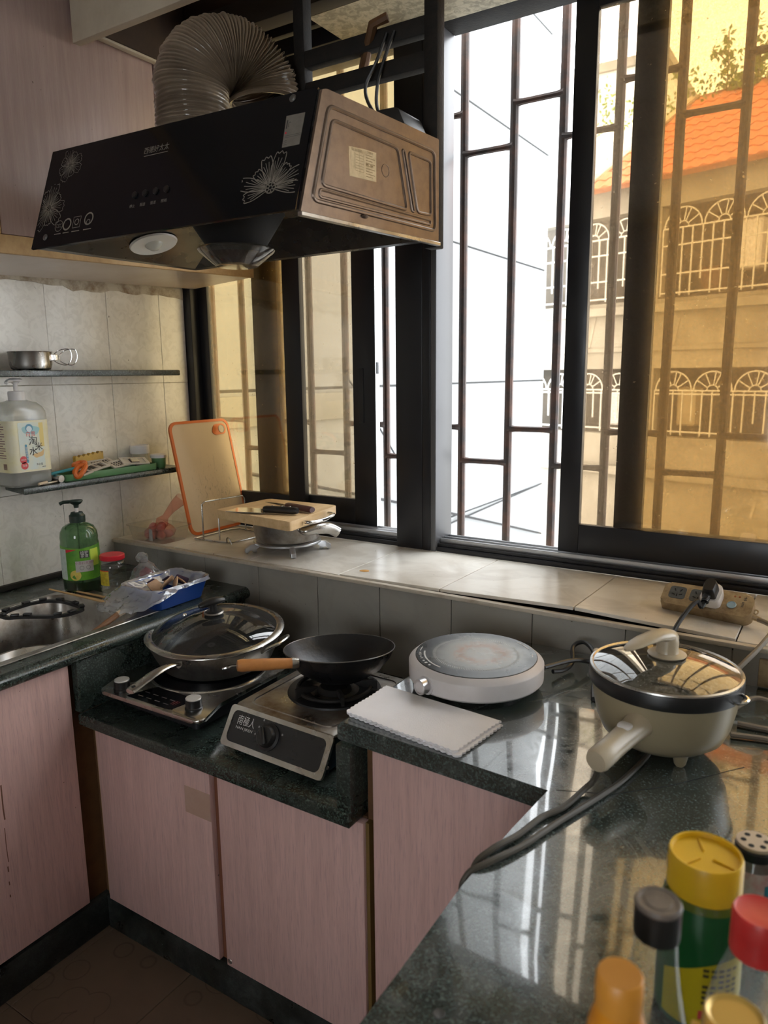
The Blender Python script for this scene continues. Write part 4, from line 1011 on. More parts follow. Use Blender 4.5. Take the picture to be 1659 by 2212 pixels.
bflat('emblem', circle(.0125, 26, (-.004, 1.349)), mat('blue_emblem', (.12, .30, .45), .5), .0005)
bflat('emblem_field', circle(.009, 22, (-.004, 1.346)), mat('pale_emblem', (.62, .72, .76), .5), .0007)
bflat('grain', rpoly([(-.002, 1.268), (.03, 1.274), (.040, 1.284), (.036, 1.262), (.01, 1.256)], .006), mat('ochre_print', (.70, .48, .22), .5), .0003)
bflat('side_strip', rrect(.028, .042, 1.29, 1.364, .001), mat('yellow_print', (.74, .58, .20), .5), .0002)
bflat('blue_ribbon', rpoly([(-.021, 1.244), (-.014, 1.244), (-.016, 1.300), (-.023, 1.300)], .003), mat('blue_print', (.10, .33, .50), .5), .0006)
RED_L = mat('red_print', (.62, .06, .07), .5)
bflat('red_seal', circle(.0115, 24, (-.031, 1.254)), RED_L, .0006); bflat('red_seal', circle(.0115, 24, (-.029, 1.236)), RED_L, .0006)
obj('brand_lettering', text_bm('白雪', .016, tx(-.001, 1.330), .0009, None, .029), RED_L, lab)
for ch, x, z, s_ in (('淘', .005, 1.308, .030), ('米', .023, 1.289, .026), ('水', .003, 1.276, .028)):
    obj('product_lettering', text_bm(ch, s_, tx(x, z), .0009), INK, lab)
obj('ribbon_lettering', text_bm('果蔬餐具净', .0085, tx(-.0185, 1.272), .0011, None, None, True), WHITEPR, lab)
obj('seal_lettering', join([text_bm('食品用', .0058, tx(-.031, 1.254), .0012), text_bm('去油', .0075, tx(-.029, 1.236), .0012)]), WHITEPR, lab)
obj('small_print', join([text_bm('净含量', .0075, tx(.020, 1.236), .0009), ribbon(BM(), [(.028, 1.228), (.040, 1.228)], .0018, BF, .0009)]), INK, lab)
BS = frame((bxc, byc - bhy - .0012, 0), (1, 0, 0), (0, 0, 1))
bm = BM()
for k in range(15): ribbon(bm, [(-.035, 1.362 - .0072 * k), (.030 if k % 3 else .018, 1.362 - .0072 * k)], .0026, BS, .0003)
for k in range(9): ribbon(bm, [(.012 + k * .002, 1.225), (.012 + k * .002, 1.243)], .0011, BS, .0003)
obj('side_print', bm, mat('faded_maroon_ink', (.22, .12, .12), .6), lab)

# green tray of slicer blades
TZ = 1.1705
tr = thing('slicer_tray', 'long green plastic tray holding slicer blades on the lower shelf', 'tray', (-2.155, 1.60, TZ))
tp = rrect(-2.205, -2.102, 1.415, 1.792, [.012, .012, .02, .03])
GRP = mat('green_plastic', (.10, .24, .10), .4, dirt=(.06, .15, .06), dscale=8, damt=.5)
Lp = lambda k, z: [(bx_ + (-2.1535 - bx_) * k, by_ + (1.6035 - by_) * k * .28, z) for bx_, by_ in tp]
obj('tray', loft(BM(), [Lp(.03, TZ), Lp(0, TZ + .004), Lp(0, TZ + .022), Lp(.05, TZ + .022), Lp(.06, TZ + .006)]), GRP, tr)
def blade(x, y, rz, tilt, lb, kind, z=.024):
    t = thing('grater', lb, 'slicer blade', (x, y, TZ + z), group='slicer blades in the green tray', rot=(tilt[0], tilt[1], rz))
    f = obj('plate', join([box(BM(), -.022, -.016, -.05, .05, 0, .006, .001), box(BM(), .016, .022, -.05, .05, 0, .006, .001), box(BM(), -.016, .016, -.05, -.038, 0, .006, .001), box(BM(), -.016, .016, .038, .05, 0, .006, .001), box(BM(), -.016, .016, -.038, .038, 0, .002)]), mat('off_white_plastic', (.58, .53, .46), .45), t, local=True)
    if kind == 'slots':
        for k in range(4): obj('slot', box(BM(), -.014, .014, -.032 + k * .018, -.022 + k * .018, .002, .0035), mat('dark_slot', (.05, .045, .04), .6), t, local=True)
    elif kind == 'teeth':
        for k in range(8): obj('tooth', box(BM(), -.013 + .0034 * k, -.0115 + .0034 * k, -.014, .014, .002, .008), CHROME, t, local=True)
        obj('slot', box(BM(), -.015, .015, -.016, .016, .002, .003), MATS['dark_slot'] if 'dark_slot' in MATS else BLACKP, t, local=True)
    else:
        for i in range(3):
            for j in range(6): obj('hole', lathe(BM(), [(0, .0045), (.003, .0035), (.0036, .002)], at(-.01 + .01 * i, -.03 + .012 * j, 0), 8), BLACKP, t, local=True)
blade(-2.122, 1.515, .35, (.12, .25), 'white slotted slicer blade at the left front of the green tray', 'slots')
blade(-2.135, 1.552, .15, (.10, .30), 'second white slotted blade, resting against the first in the green tray', 'slots', .030)
blade(-2.165, 1.60, .1, (.05, .45), 'white grater blade with rows of holes in the middle of the tray', 'holes', .036)
blade(-2.142, 1.66, .2, (.05, .40), 'white grater blade lying across the middle of the green tray', 'holes', .030)
blade(-2.138, 1.718, -.25, (-.08, .42), 'white blade with a comb of steel teeth at the right of the tray', 'teeth', .032)
pe = thing('peeler', 'orange handled peeler with a teal shaft lying over the tray end', 'peeler', (-2.11, 1.45, TZ + .02))
obj('handle', tube(BM(), spline([(-2.098, 1.462, TZ + .012), (-2.092, 1.478, TZ + .030), (-2.10, 1.492, TZ + .046), (-2.112, 1.474, TZ + .042), (-2.106, 1.456, TZ + .024)], 8, True), .0085, 10, True), ORANGEP, pe)
obj('handle_top', tube(BM(), spline([(-2.106, 1.484, TZ + .044), (-2.118, 1.506, TZ + .052), (-2.138, 1.500, TZ + .052), (-2.134, 1.474, TZ + .046)], 8, True), .0075, 10, True), ORANGEP, pe)
obj('shaft', tube(BM(), [(-2.112, 1.47, TZ + .040), (-2.135, 1.37, TZ + .025)], .005, 8), mat('teal_plastic', (.05, .25, .27), .4), pe)
cc_ = thing('crinkle_cutter', 'mustard yellow wavy topped cutter block at the back of the tray', 'cutter', (-2.185, 1.58, TZ + .02))
bm = BM(); pts = [(1.515, 0)] + [(1.515 + .11 * k / 40, .045 + .010 * k / 40 + .004 * math.sin(k * .95)) for k in range(41)] + [(1.625, 0)]
prism(bm, pts, 0, .016, frame((-2.196, 0, TZ + .020), (0, 1, 0), (0, 0, 1)), .001); obj('block', bm, mat('mustard_plastic', (.52, .33, .05), .45, dirt=(.35, .2, .03), dscale=20, damt=.6), cc_)
gc = thing('green_cup', 'small green plastic cup with a white lid at the shelf end', 'cup', (-2.138, 1.822, TZ))
obj('cup', lathe(BM(), [(0, TZ), (.022, TZ), (.024, TZ + .003), (.0255, TZ + .036)], at(-2.138, 1.828), 28), GRP, gc)
obj('lid', lathe(BM(), [(.020, TZ + .036), (.029, TZ + .036), (.030, TZ + .039), (.030, TZ + .046), (.027, TZ + .049), (0, TZ + .049)], at(-2.138, 1.828), 30), WHITEP, gc)
wc = thing('white_canister', 'short white round container standing behind the slicer tray', 'container', (-2.19, 1.815, TZ))
obj('tub', lathe(BM(), [(0, TZ), (.026, TZ), (.029, TZ + .03), (.029, TZ + .05), (0, TZ + .05)], at(-2.205, 1.80), 30), MILKY, wc)
obj('cap', lathe(BM(), [(.0, TZ + .051), (.0335, TZ + .051), (.0345, TZ + .054), (.0345, TZ + .080), (.0325, TZ + .082), (.031, TZ + .080), (.030, TZ + .058), (0, TZ + .058)], at(-2.2045, 1.80), 34), WHITEP, wc)
kn_ = thing('kitchen_tool', 'steel tube tool with a pale wooden tip at the shelf front edge', 'tool', (-2.10, 1.39, TZ))
obj('tube', tube(BM(), [(-2.103, 1.405, TZ + .012), (-2.145, 1.40, TZ + .014)], .0115, 14), STEEL, kn_)
obj('shaft', tube(BM(), [(-2.110, 1.395, TZ + .005), (-2.098, 1.335, TZ + .004)], .004, 8), STEELD, kn_)
obj('tip', tube(BM(), [(-2.099, 1.352, TZ + .009), (-2.097, 1.322, TZ + .006)], .0045, 8), mat('pale_wood_tip', (.7, .56, .4)), kn_)

# ------------------------------------------------------------------ on the window sill
SZ = ZS
cbd = thing('cutting_board', 'upright beige cutting board with an orange rim leaning on the window', 'cutting board', (-2.0, 1.985, SZ))
CB = frame((-1.998, 1.985, SZ + .002), (0, 1, 0), (-.09, 0, .415)); WB, HB = .302, .422
outer = rrect(-WB / 2, WB / 2, 0, HB, .035, 8); inner_ = rrect(-WB / 2 + .010, WB / 2 - .010, .010, HB - .010, .027, 8)
bm = BM(); A = [[bm.verts.new(CB @ Vector((x, y, z))) for x, y in L_] for L_, z in ((outer, -.004), (outer, .004), (inner_, .0045), (inner_, -.0045))]
n = len(outer)
for i in range(4):
    a, b2 = A[i], A[(i + 1) % 4]
    for k in range(n): bm.faces.new((a[k], a[(k + 1) % n], b2[(k + 1) % n], b2[k]))
obj('rim', bm, ORANGEP, cbd)
BRDM, nt, b, _ = nodes('beige_cut_board_plastic'); v = coords(nt)
c = mixc(nt, ramp(nt, noise(nt, v, 7, 4, .6), [(.4, 0.0), (.8, .5)]), (.74, .57, .37), (.66, .49, .30))
scr = ramp(nt, noise(nt, coords(nt, (1, 3.2, 1), (.5, 0, 0)), 30, 5, .7, 1.5), [(.56, 0.0), (.66, .55)])
ctr = nt.nodes.new('ShaderNodeVectorMath'); ctr.operation = 'DISTANCE'; ctr.inputs[1].default_value = (-2.03, 2.0, 1.08)
g_ = nt.nodes.new('ShaderNodeNewGeometry'); nt.links.new(g_.outputs['Position'], ctr.inputs[0])
c = mixc(nt, mixc(nt, 1.0, scr, ramp(nt, ctr.outputs['Value'], [(.05, 1.0), (.15, 0.0)]), 'MULTIPLY'), c, (.16, .10, .055))
sset(nt, b.inputs['Base Color'], c); b.inputs['Roughness'].default_value = .5
obj('panel', prism(BM(), rrect(-WB / 2 + .0095, WB / 2 - .0095, .0095, HB - .0095, .027, 8), -.003, .003, CB), BRDM, cbd)
gp = rpoly([(.055, HB - .052), (.068, HB - .020), (.128, HB - .020), (.128, HB - .060), (.070, HB - .062)], .018, 6)
obj('grip', prism(BM(), gp, .003, .0055, CB, .0012), ORANGEP, cbd)
obj('hang_hole', lathe(BM(), [(0, .0004), (.0135, .0004), (.0145, .002), (.0155, .002), (.0155, 0)], CB @ at(.105, HB - .040, .0055), 26), mat('pale_hole', (.62, .52, .38), .4), cbd)

cr = thing('food_scrap', 'tiny orange food scrap stuck on the sill tiles', 'scrap', (-1.19, 1.765, SZ))
obj('smear', prism(BM(), rpoly([(-1.205, 1.755), (-1.185, 1.752), (-1.172, 1.764), (-1.182, 1.776), (-1.200, 1.770)], .006, 3), SZ + .0001, SZ + .0022, None, .0008), mat('dried_orange_scrap', (.55, .27, .05), .6), cr)
rk = thing('board_rack', 'bent steel wire rack standing before the orange rimmed board', 'rack', (-1.88, 1.87, SZ))
W = lambda pts, r=.0028, cl=False: tube(BM(), pts, r, 8, cl)
for y, x0 in ((1.85, -1.905), (1.87, -1.865)):
    pass
obj('hoop', W([(-1.925, 1.825, SZ + .004), (-1.925, 1.825, SZ + .130), (-1.92, 1.835, SZ + .139), (-1.895, 2.00, SZ + .139), (-1.893, 2.01, SZ + .130), (-1.893, 2.01, SZ + .004)]), STEEL, rk)
obj('hoop', W([(-1.860, 1.84, SZ + .004), (-1.860, 1.84, SZ + .10), (-1.852, 1.85, SZ + .108), (-1.835, 2.00, SZ + .108), (-1.833, 2.01, SZ + .10), (-1.833, 2.01, SZ + .004)]), STEEL, rk)
obj('base_wire', W([(-1.96, 1.815, SZ + .004), (-1.80, 1.825, SZ + .004), (-1.79, 1.86, SZ + .004), (-1.775, 2.01, SZ + .004), (-1.94, 2.03, SZ + .004), (-1.96, 1.99, SZ + .004)], .0030, True), STEEL, rk)
obj('foot_loop', W(spline([(-1.808, 1.822, SZ + .004), (-1.800, 1.815, SZ + .022), (-1.788, 1.812, SZ + .024), (-1.778, 1.815, SZ + .003)], 5), .0022), STEELD, rk)

tv = thing('pot_trivet', 'round aluminium pot stand with hooked feet under the steel pot', 'trivet', (-1.575, 1.87, SZ))
TVC = (-1.575, 1.872)
obj('ring', lathe(BM(), [(.100, SZ + .026), (.112, SZ + .026), (.114, SZ + .028), (.114, SZ + .032), (.112, SZ + .034), (.100, SZ + .034), (.100, SZ + .026)], at(*TVC), 48), ALU, tv)
for k, a in enumerate((-2.15, -.75, .55, 2.1)):
    m_ = at(*TVC, SZ) @ Matrix.Rotation(a, 4, 'Z')
    pl = [(.095, .030), (.128, .030), (.146, .016), (.147, .004), (.139, .0), (.135, .008), (.128, .012), (.120, .002), (.108, .002), (.110, .014), (.095, .020)]
    obj('foot', prism(BM(), pl, -.008, .008, m_ @ Matrix.Rotation(PI / 2, 4, 'X'), .0015), ALU, tv)
po = thing('steel_pot', 'low stainless pot with a riveted handle under the wooden block', 'pot', (TVC[0], TVC[1], SZ + .035))
obj('shell', lathe(BM(), [(0, SZ + .0345), (.098, SZ + .0345), (.105, SZ + .040), (.112, SZ + .070), (.1145, SZ + .112), (.1165, SZ + .115), (.1145, SZ + .1165), (.111, SZ + .113), (.108, SZ + .071), (.10, SZ + .043), (0, SZ + .039)], at(*TVC), 52), STEELD, po)
hm = axis((0, 0, 0), (0, 0, 1))
ps = spline([(-1.475, 1.815, SZ + .090), (-1.448, 1.812, SZ + .086), (-1.428, 1.845, SZ + .090), (-1.408, 1.885, SZ + .086), (-1.392, 1.910, SZ + .070)], 6)
bm = BM(); tube(bm, ps, lambda t: .009 + .010 * math.sin(min(1, t * 1.25) * PI * .62), 12)
obj('handle', bm, STEEL, po)
for q in ((-1.4715, 1.806, SZ + .090), (-1.4640, 1.836, SZ + .090)): obj('rivet', ball(BM(), q, .006, 12, 8), CHROME, po)

wb = thing('chopping_block', 'thick pale wooden chopping block lying on the steel pot', 'cutting board', (-1.575, 1.83, SZ + .1175))
WBM, nt, b, _ = nodes('pale_block_wood'); v = coords(nt, (3.0, .5, 3.0), (0, 0, .15))
c = mixc(nt, ramp(nt, noise(nt, v, 16, 5, .6, .4), [(.35, 0.0), (.7, 1.0)]), (.78, .55, .30), (.66, .43, .20))
c = mixc(nt, ramp(nt, noise(nt, coords(nt), 9, 5), [(.5, 0.0), (.75, .4)]), c, (.36, .22, .10))
sset(nt, b.inputs['Base Color'], c); b.inputs['Roughness'].default_value = .5
WZ0, WZ1 = SZ + .1172, SZ + .1468
obj('block', prism(BM(), rpoly([(-1.742, 1.712), (-1.392, 1.668), (-1.437, 1.970), (-1.729, 1.962)], .012, 4), WZ0, WZ1, None, .003, 3), WBM, wb)
hd_ = obj('handle', tube(BM(), spline([(-1.402, 1.745, WZ0 + .016), (-1.380, 1.752, WZ0 + .015), (-1.372, 1.80, WZ0 + .014), (-1.382, 1.865, WZ0 + .016), (-1.395, 1.892, WZ0 + .017), (-1.420, 1.895, WZ0 + .017)], 6), lambda t: .0045 + .0015 * math.sin(PI * t), 12), CHROME, wb)
k1 = thing('kitchen_knife', 'broad kitchen knife with a black handle on the chopping block', 'knife', (-1.55, 1.74, WZ1))
KZ = WZ1 + .0012
KM = frame((-1.555, 1.738, KZ), (.17, .045, 0), (-.045, .17, 0))
obj('blade', prism(BM(), rpoly([(-.125, -.030), (.01, -.026), (.01, .034), (-.075, .048), (-.115, .040)], .006, 3), .003, .0055, KM), CHROME, k1)
obj('handle', loft(BM(), [[KM @ Vector((x, y0 + hy * math.cos(t), .0125 + hz * math.sin(t))) for t in [2 * PI * i / 16 for i in range(16)]] for x, y0, hy, hz in ((.0, 0, .010, .009), (.010, 0, .013, .0115), (.06, 0, .0135, .012), (.105, -.002, .014, .012), (.118, -.002, .011, .009))]), BLACKP, k1)
bm = BM()
for x in (.03, .062, .09): lathe(bm, [(0, .0012), (.003, .001), (.0035, 0)], KM @ at(x, 0, .0245), 12)
obj('handle_pins', bm, CHROME, k1)
k2 = thing('fruit_knife', 'narrow knife with a dark red wooden handle behind the broad knife', 'knife', (-1.52, 1.83, WZ1))
K2 = frame((-1.535, 1.836, KZ), (.17, -.038, 0), (.038, .17, 0))
obj('blade', prism(BM(), rpoly([(-.125, -.004), (0, -.012), (0, .012), (-.08, .012)], .004, 3), .007, .0085, K2), STEEL, k2)
obj('handle', loft(BM(), [[K2 @ Vector((x, h_ * 1.15 * math.cos(t), .0105 + h_ * .9 * math.sin(t))) for t in [2 * PI * i / 16 for i in range(16)]] for x, h_ in ((-.01, .008), (0, .0105), (.06, .0108), (.115, .0112), (.122, .0095))]), mat('dark_red_wood', (.085, .030, .030), .35), k2)

px_ = thing('clear_box', 'clear plastic punnet holding a net of shallots at the sill end', 'box', (-2.08, 1.78, SZ))
bcx2, bcy2 = -2.078, 1.757
CZ = SZ + .0005
bm = loft(BM(), [rloop(bcx2, bcy2, CZ, .083, .053, .015), rloop(bcx2, bcy2, CZ + .003, .086, .056, .016), rloop(bcx2, bcy2, CZ + .052, .096, .066, .018), rloop(bcx2, bcy2, CZ + .053, .104, .0715, .022), rloop(bcx2, bcy2, CZ + .056, .104, .0715, .022)], True, False)
obj('tray', bm, clear('clear_punnet_plastic', (.92, .92, .90), 1.8, .05, .08), px_)
obj('paper_label', box(BM(), bcx2 + .028, bcx2 + .045, bcy2 - .0690, bcy2 - .0680, CZ + .010, CZ + .052, 0, 1, at(0, 0) ), mat('grey_label', (.30, .29, .28), .6, dirt=(.55, .53, .5), dscale=90, damt=.6), px_)
NET = clear('red_net', (.98, .80, .77), .4, .4, .12, (.88, .18, .15))
nb = thing('net_bag', 'red net bag of shallots stretched up behind the orange rimmed board', 'net', (-2.08, 1.77, SZ))
stations = [(-2.085, 1.765, .004, .030), (-2.085, 1.765, .012, .052), (-2.082, 1.766, .030, .055), (-2.080, 1.768, .046, .040), (-2.078, 1.772, .058, .024), (-2.075, 1.785, .076, .016), (-2.073, 1.81, .098, .020), (-2.074, 1.845, .118, .030), (-2.078, 1.885, .134, .040)]
loops = []
for i, (x, y, z, r) in enumerate(stations):
    tdir = Vector((0, 0, 1)) if i < 4 else Vector((0, .75, .6)).normalized()
    fm = axis((x, y, SZ + z), tdir); loops.append([fm @ Vector((r * math.cos(t) * (1 if i < 5 else .9), r * math.sin(t) * (1 if i < 5 else .55), 0)) for t in [2 * PI * q / 24 for q in range(24)]])
obj('net', crumple(loft(BM(), loops, True, False), .003, 50, 1), NET, nb)
rnd = random.Random(8); shn = ('front left', 'front middle', 'front right', 'back left', 'back right', 'middle', 'upper left', 'upper right', 'topmost')
for k, (dx, dy, dz) in enumerate(((-.032, -.022, .018), (0, -.030, .018), (.030, -.020, .018), (-.026, .020, .018), (.024, .020, .018), (0, -.002, .017), (-.018, -.012, .042), (.018, -.010, .042), (0, .012, .044))):
    t = thing('shallot', 'small reddish shallot lying %s in the red net' % shn[k], 'shallot', (-2.085 + dx, 1.765 + dy, SZ + dz), group='shallots in the red net', rot=(rnd.uniform(0, 3), rnd.uniform(0, 3), 0))
    obj('bulb', lathe(BM(), [(0, -.017), (.009, -.015), (.0155, -.005), (.0155, .005), (.010, .013), (.003, .018), (0, .022)], I4, 16), mat('pink_brown_skin', (.56, .25, .20), .45, dirt=(.36, .11, .09), dscale=50, damt=.7), t, local=True)

# power strip with adapter and plug
al = .62
SX = Vector((.199, -.020, 0)).normalized(); SYv = Vector((0.07, math.cos(al), math.sin(al)))
PS = frame((-.352, 1.822, SZ + .002), SX, SYv)            # x along, y up the face, z out of the face
ps_ = thing('power_strip', 'grimy cream power strip with two socket groups propped on the sill', 'power strip', (-.25, 1.83, SZ))
GRIMY = mat('grimy_cream_plastic', (.38, .28, .155), .42, dirt=(.12, .06, .025), dscale=32, damt=.85)
obj('body', prism(BM(), rpoly([(0, 0), (.190, -.002), (.203, .010), (.203, .052), (.190, .068), (.0, .066)], .012, 5), 0, .034, PS, .006, 3), GRIMY, ps_)
DK = mat('blue_grey_socket', (.075, .09, .10), .5, dirt=(.02, .02, .02), dscale=60, damt=.7)
for x in (.034, .082):
    sck = obj('socket_face', prism(BM(), rrect(x - .019, x + .019, .018, .055, .008), .0335, .0350, PS), DK, ps_)
    bm = BM()
    for dx, dy, a in ((-.007, .044, .4), (.007, .044, -.4), (0, .028, 0), (-.008, .030, 1.2), (.008, .031, -1.2)): box(bm, -.0014, .0014, -.004, .004, .0350, .0354, 0, 1, PS @ at(x + dx, dy) @ Matrix.Rotation(a, 4, 'Z'))
    obj('pin_holes', bm, MATS['dark_inside'], sck)
obj('switch', lathe(BM(), [(.0085, 0), (.0105, .0015), (.009, .003), (.0078, .0015), (0, .002)], PS @ at(.158, .026, .0340), 24), mat('pale_blue_button', (.30, .42, .48), .4), ps_)
for x in (.160, .170): obj('indicator', lathe(BM(), [(0, .0012), (.002, .001), (.0024, 0)], PS @ at(x, .053, .0342), 12), mat('rust_red_dot', (.30, .08, .03), .5), ps_)
obj('marking', join([ribbon(BM(), [(.180 + .004 * (k % 2), .046 + .003 * k), (.186 - .003 * (k % 2), .047 + .003 * k)], .002, PS, .0343) for k in range(4)] + [ribbon(BM(), [(.178, .026 + .004 * k), (.183, .0265 + .004 * k)], .0022, PS, .0343) for k in range(4)]), INK, ps_)
obj('strain_relief', tube(BM(), [PS @ Vector((.201, .020, .012)), PS @ Vector((.220, .016, .010))], lambda t: .0075 - .002 * t, 10), GRIMY, ps_)
obj('hang_loop', tube(BM(), [PS @ Vector((.207 + .005 * math.cos(t), .033 + .006 * math.sin(t), .014)) for t in [2 * PI * k / 14 for k in range(14)]], .0018, 6, True), GRIMY, ps_)
ad = thing('plug_adapter', 'white plug adapter pushed into the middle of the power strip', 'adapter', tuple(PS @ Vector((.112, .03, .036))))
obj('body', prism(BM(), rpoly([(.093, .006), (.136, .006), (.138, .048), (.128, .060), (.098, .060)], .008, 4), .0355, .063, PS, .003, 2), WHITEP, ad)
pg = thing('power_plug', 'black plug in the white adapter with its cord hanging down', 'plug', tuple(PS @ Vector((.112, .03, .065))))
obj('body', loft(BM(), [[PS @ Vector((x, y, z)) for x, y in rpoly([(.099 + k, .010 + k), (.129 - k, .010 + k), (.131 - k, .042), (.122 - k, .056 - k), (.104 + k, .056 - k), (.097 + k, .042)], .006, 4)] for z, k in ((.0635, 0), (.080, .001), (.090, .005))]), BLACKP, pg)
ribs = [PS @ Vector((.112, .012 - .004 * k, .074)) for k in range(6)]
obj('ribs', join([lathe(BM(), [(.004, -.0012), (.0085, -.0012), (.0085, .0012), (.004, .0012)], axis(p, SYv), 14) for p in ribs]), BLACKP, pg)
obj('cord', tube(BM(), spline([PS @ Vector((.112, .014, .074)), PS @ Vector((.108, -.022, .070)), (-.262, 1.752, .978), (-.285, 1.70, .945), (-.298, 1.640, .905), (-.305, 1.60, .86), (-.29, 1.57, ZC + .006)], 8), .0052, 10), BLACKP, pg)
tag(obj('grey_cord', tube(BM(), spline([PS @ Vector((.216, .016, .010)), (-.118, 1.775, .945), (-.100, 1.735, .948), (-.105, 1.682, .945), (-.125, 1.62, .925), (-.165, 1.54, .885), (-.19, 1.50, ZC + .006)], 8), .0056, 10), mat('grey_brown_cord', (.20, .165, .125), .5)), 'grey brown cord looping from the power strip behind the cooker', 'cable')
# wall socket low on the riser
so = thing('wall_socket', 'stained cream wall socket plate low on the riser at right', 'socket', (-.07, 1.67, ZC + .03))
obj('plate', box(BM(), -.118, -.012, 1.668, 1.679, ZC + .002, ZC + .064, .003), GRIMY, so)
obj('rocker', box(BM(), -.048, -.032, 1.664, 1.668, ZC + .038, ZC + .046, .001), BLACKP, so)
obj('socket_ring', tube(BM(), [(-.085 + .010 * math.cos(t), 1.667, ZC + .030 + .010 * math.sin(t)) for t in [2 * PI * k / 20 for k in range(20)]], .0012, 6, True), GRIMY, so)
GC = MATS['grey_brown_cord']
for pts, lb in (([(-.135, 1.40, ZC + .006), (-.09, 1.412, ZC + .006), (-.03, 1.425, ZC + .006), (.06, 1.47, ZC + .006)], 'grey cord lying on the worktop right of the cooker, nearer one'),
                ([(-.13, 1.455, ZC + .006), (-.08, 1.458, ZC + .006), (-.02, 1.47, ZC + .006), (.07, 1.52, ZC + .006)], 'grey cord lying on the worktop right of the cooker, farther one'),
                ([(-.15, 1.50, ZC + .006), (-.11, 1.56, ZC + .020), (-.05, 1.56, ZC + .012), (.03, 1.58, ZC + .006)], 'pale cord bent below the wall socket')):
    tag(obj('loose_cord', tube(BM(), spline(pts, 8), .0055, 8), GC), lb, 'cable')

# ------------------------------------------------------------------ low worktop: induction plate with lidded pan, gas stove with wok
ic = thing('induction_cooker', 'flat steel induction cooker with two knobs at the low worktop left', 'cooker', (-1.41, 1.28, ZL))
IT = .7155
out_ = [(-1.548, 1.092), (-1.220, 1.096), (-1.206, 1.112), (-1.236, 1.196), (-1.236, 1.462), (-1.590, 1.462), (-1.590, 1.240), (-1.594, 1.190), (-1.560, 1.100)]
obj('top_plate', prism(BM(), rpoly(out_, .012, 4), IT - .010, IT, None, .004, 3), STEEL, ic)
obj('base', prism(BM(), rpoly([(-1.535, 1.135), (-1.255, 1.135), (-1.255, 1.44), (-1.57, 1.44), (-1.57, 1.20)], .02, 4), ZL + .012, IT - .010), BLACKM, ic)
for x, y in ((-1.54, 1.22), (-1.28, 1.16), (-1.28, 1.41), (-1.54, 1.41)): obj('foot', lathe(BM(), cyl(0, ZL + .0003, ZL + .0125, .014), at(x, y), 18), BLACKP, ic)
obj('glass_panel', prism(BM(), rpoly([(-1.470, 1.104), (-1.312, 1.106), (-1.300, 1.180), (-1.44, 1.182)], .008, 4), IT - .0005, IT + .0012), BLKGLASS, ic)
bm = BM(); m_ = at(0, 0, IT)
for k in range(4):
    for j in range(2): ribbon(bm, [(-1.445 + .030 * k, 1.122 + .022 * j), (-1.427 + .030 * k, 1.122 + .022 * j)], .0035, m_, .0014)
obj('panel_print', bm, mat('dim_panel_print', (.10, .09, .085), .5), ic)
obj('digit', join([ribbon(BM(), [(-1.336 + .008 * k, 1.128), (-1.330 + .008 * k, 1.128), (-1.330 + .008 * k, 1.146), (-1.336 + .008 * k, 1.146)], .0014, m_, .0015, True) for k in range(2)]), mat('dim_red_print', (.20, .03, .03), .5), ic)
obj('cooking_glass', lathe(BM(), [(0, .0012), (.148, .0012), (.150, 0)], at(-1.413, 1.335, IT), 48), BLKGLASS, ic)
obj('ring_trim', lathe(BM(), [(.150, 0), (.150, .003), (.155, .003), (.157, 0)], at(-1.413, 1.335, IT), 56), STEEL, ic)
for x, y in ((-1.508, 1.124), (-1.270, 1.142)):
    kb = obj('knob', lathe(BM(), [(.0215, 0), (.0215, .004), (.0195, .006), (.0195, .024), (.018, .026)], at(x, y, IT), 30), BLACKP, ic)
    obj('knob_cap', lathe(BM(), [(.0185, .0245), (.0190, .027), (.0180, .0285), (0, .0285)], at(x, y, IT), 30), mat('satin_knob_cap', (.72, .71, .70), .38, .55), kb)

fp = thing('frying_pan', 'steel frying pan with steel handle standing on the induction cooker', 'pan', (-1.433, 1.382, IT))
PM = axis((-1.433, 1.382, .8105), (.033, -.065, 1))
PANIN = mat('dark_pan_inside', (.035, .036, .038), .3, .7, bmp=(160, .5))
obj('pan', lathe(BM(), [(0, -.083), (.142, -.083), (.152, -.078), (.168, -.045), (.180, -.014), (.183, -.004), (.187, -.003), (.187, -.001), (.182, -.001)], PM, 60), STEELD, fp)
obj('inside', lathe(BM(), [(.1815, -.002), (.166, -.042), (.150, -.072), (.140, -.078), (0, -.078)], PM, 56), PANIN, fp)
hp_ = spline([(-1.386, 1.215, .778), (-1.384, 1.175, .788), (-1.384, 1.130, .786), (-1.388, 1.080, .772), (-1.390, 1.055, .764)], 7)
bm = BM(); loops = []
for i, p in enumerate(hp_):
    t = i / (len(hp_) - 1); hw = .008 + .0085 * min(1, t * 1.6) - (.004 if i == len(hp_) - 1 else 0); th = .0045 + .001 * t
    loops.append([Vector(p) + Vector((hw * math.cos(q), 0, th * math.sin(q))) for q in [2 * PI * k / 14 for k in range(14)]])
obj('handle', loft(bm, loops), STEEL, fp)
obj('hang_hole', ball(BM(), (-1.389, 1.070, .7725), .006, 12, 8, (1, 1.5, .35)), MATS['dark_inside'], fp)
obj('bracket', tube(BM(), [(-1.386, 1.228, .772), (-1.386, 1.206, .781)], .011, 10), STEELD, fp)
for a in (-1.42, -.95): obj('rivet', ball(BM(), PM @ Vector((.179 * math.cos(a) , .179 * math.sin(a), -.028)), .007, 12, 8), mat('brown_rivet', (.20, .12, .08), .4, .7), fp)
obj('helper_handle', tube(BM(), spline([PM @ Vector(p) for p in ((-.075, .168, -.02), (-.075, .196, -.004), (-.050, .212, .002), (-.015, .216, .002), (.010, .204, -.003), (.014, .18, -.02))], 6), .0045, 8), STEEL, fp)
pl_ = thing('pan_cover', 'domed glass lid with black knob covering the frying pan', 'lid', (-1.433, 1.382, .812))
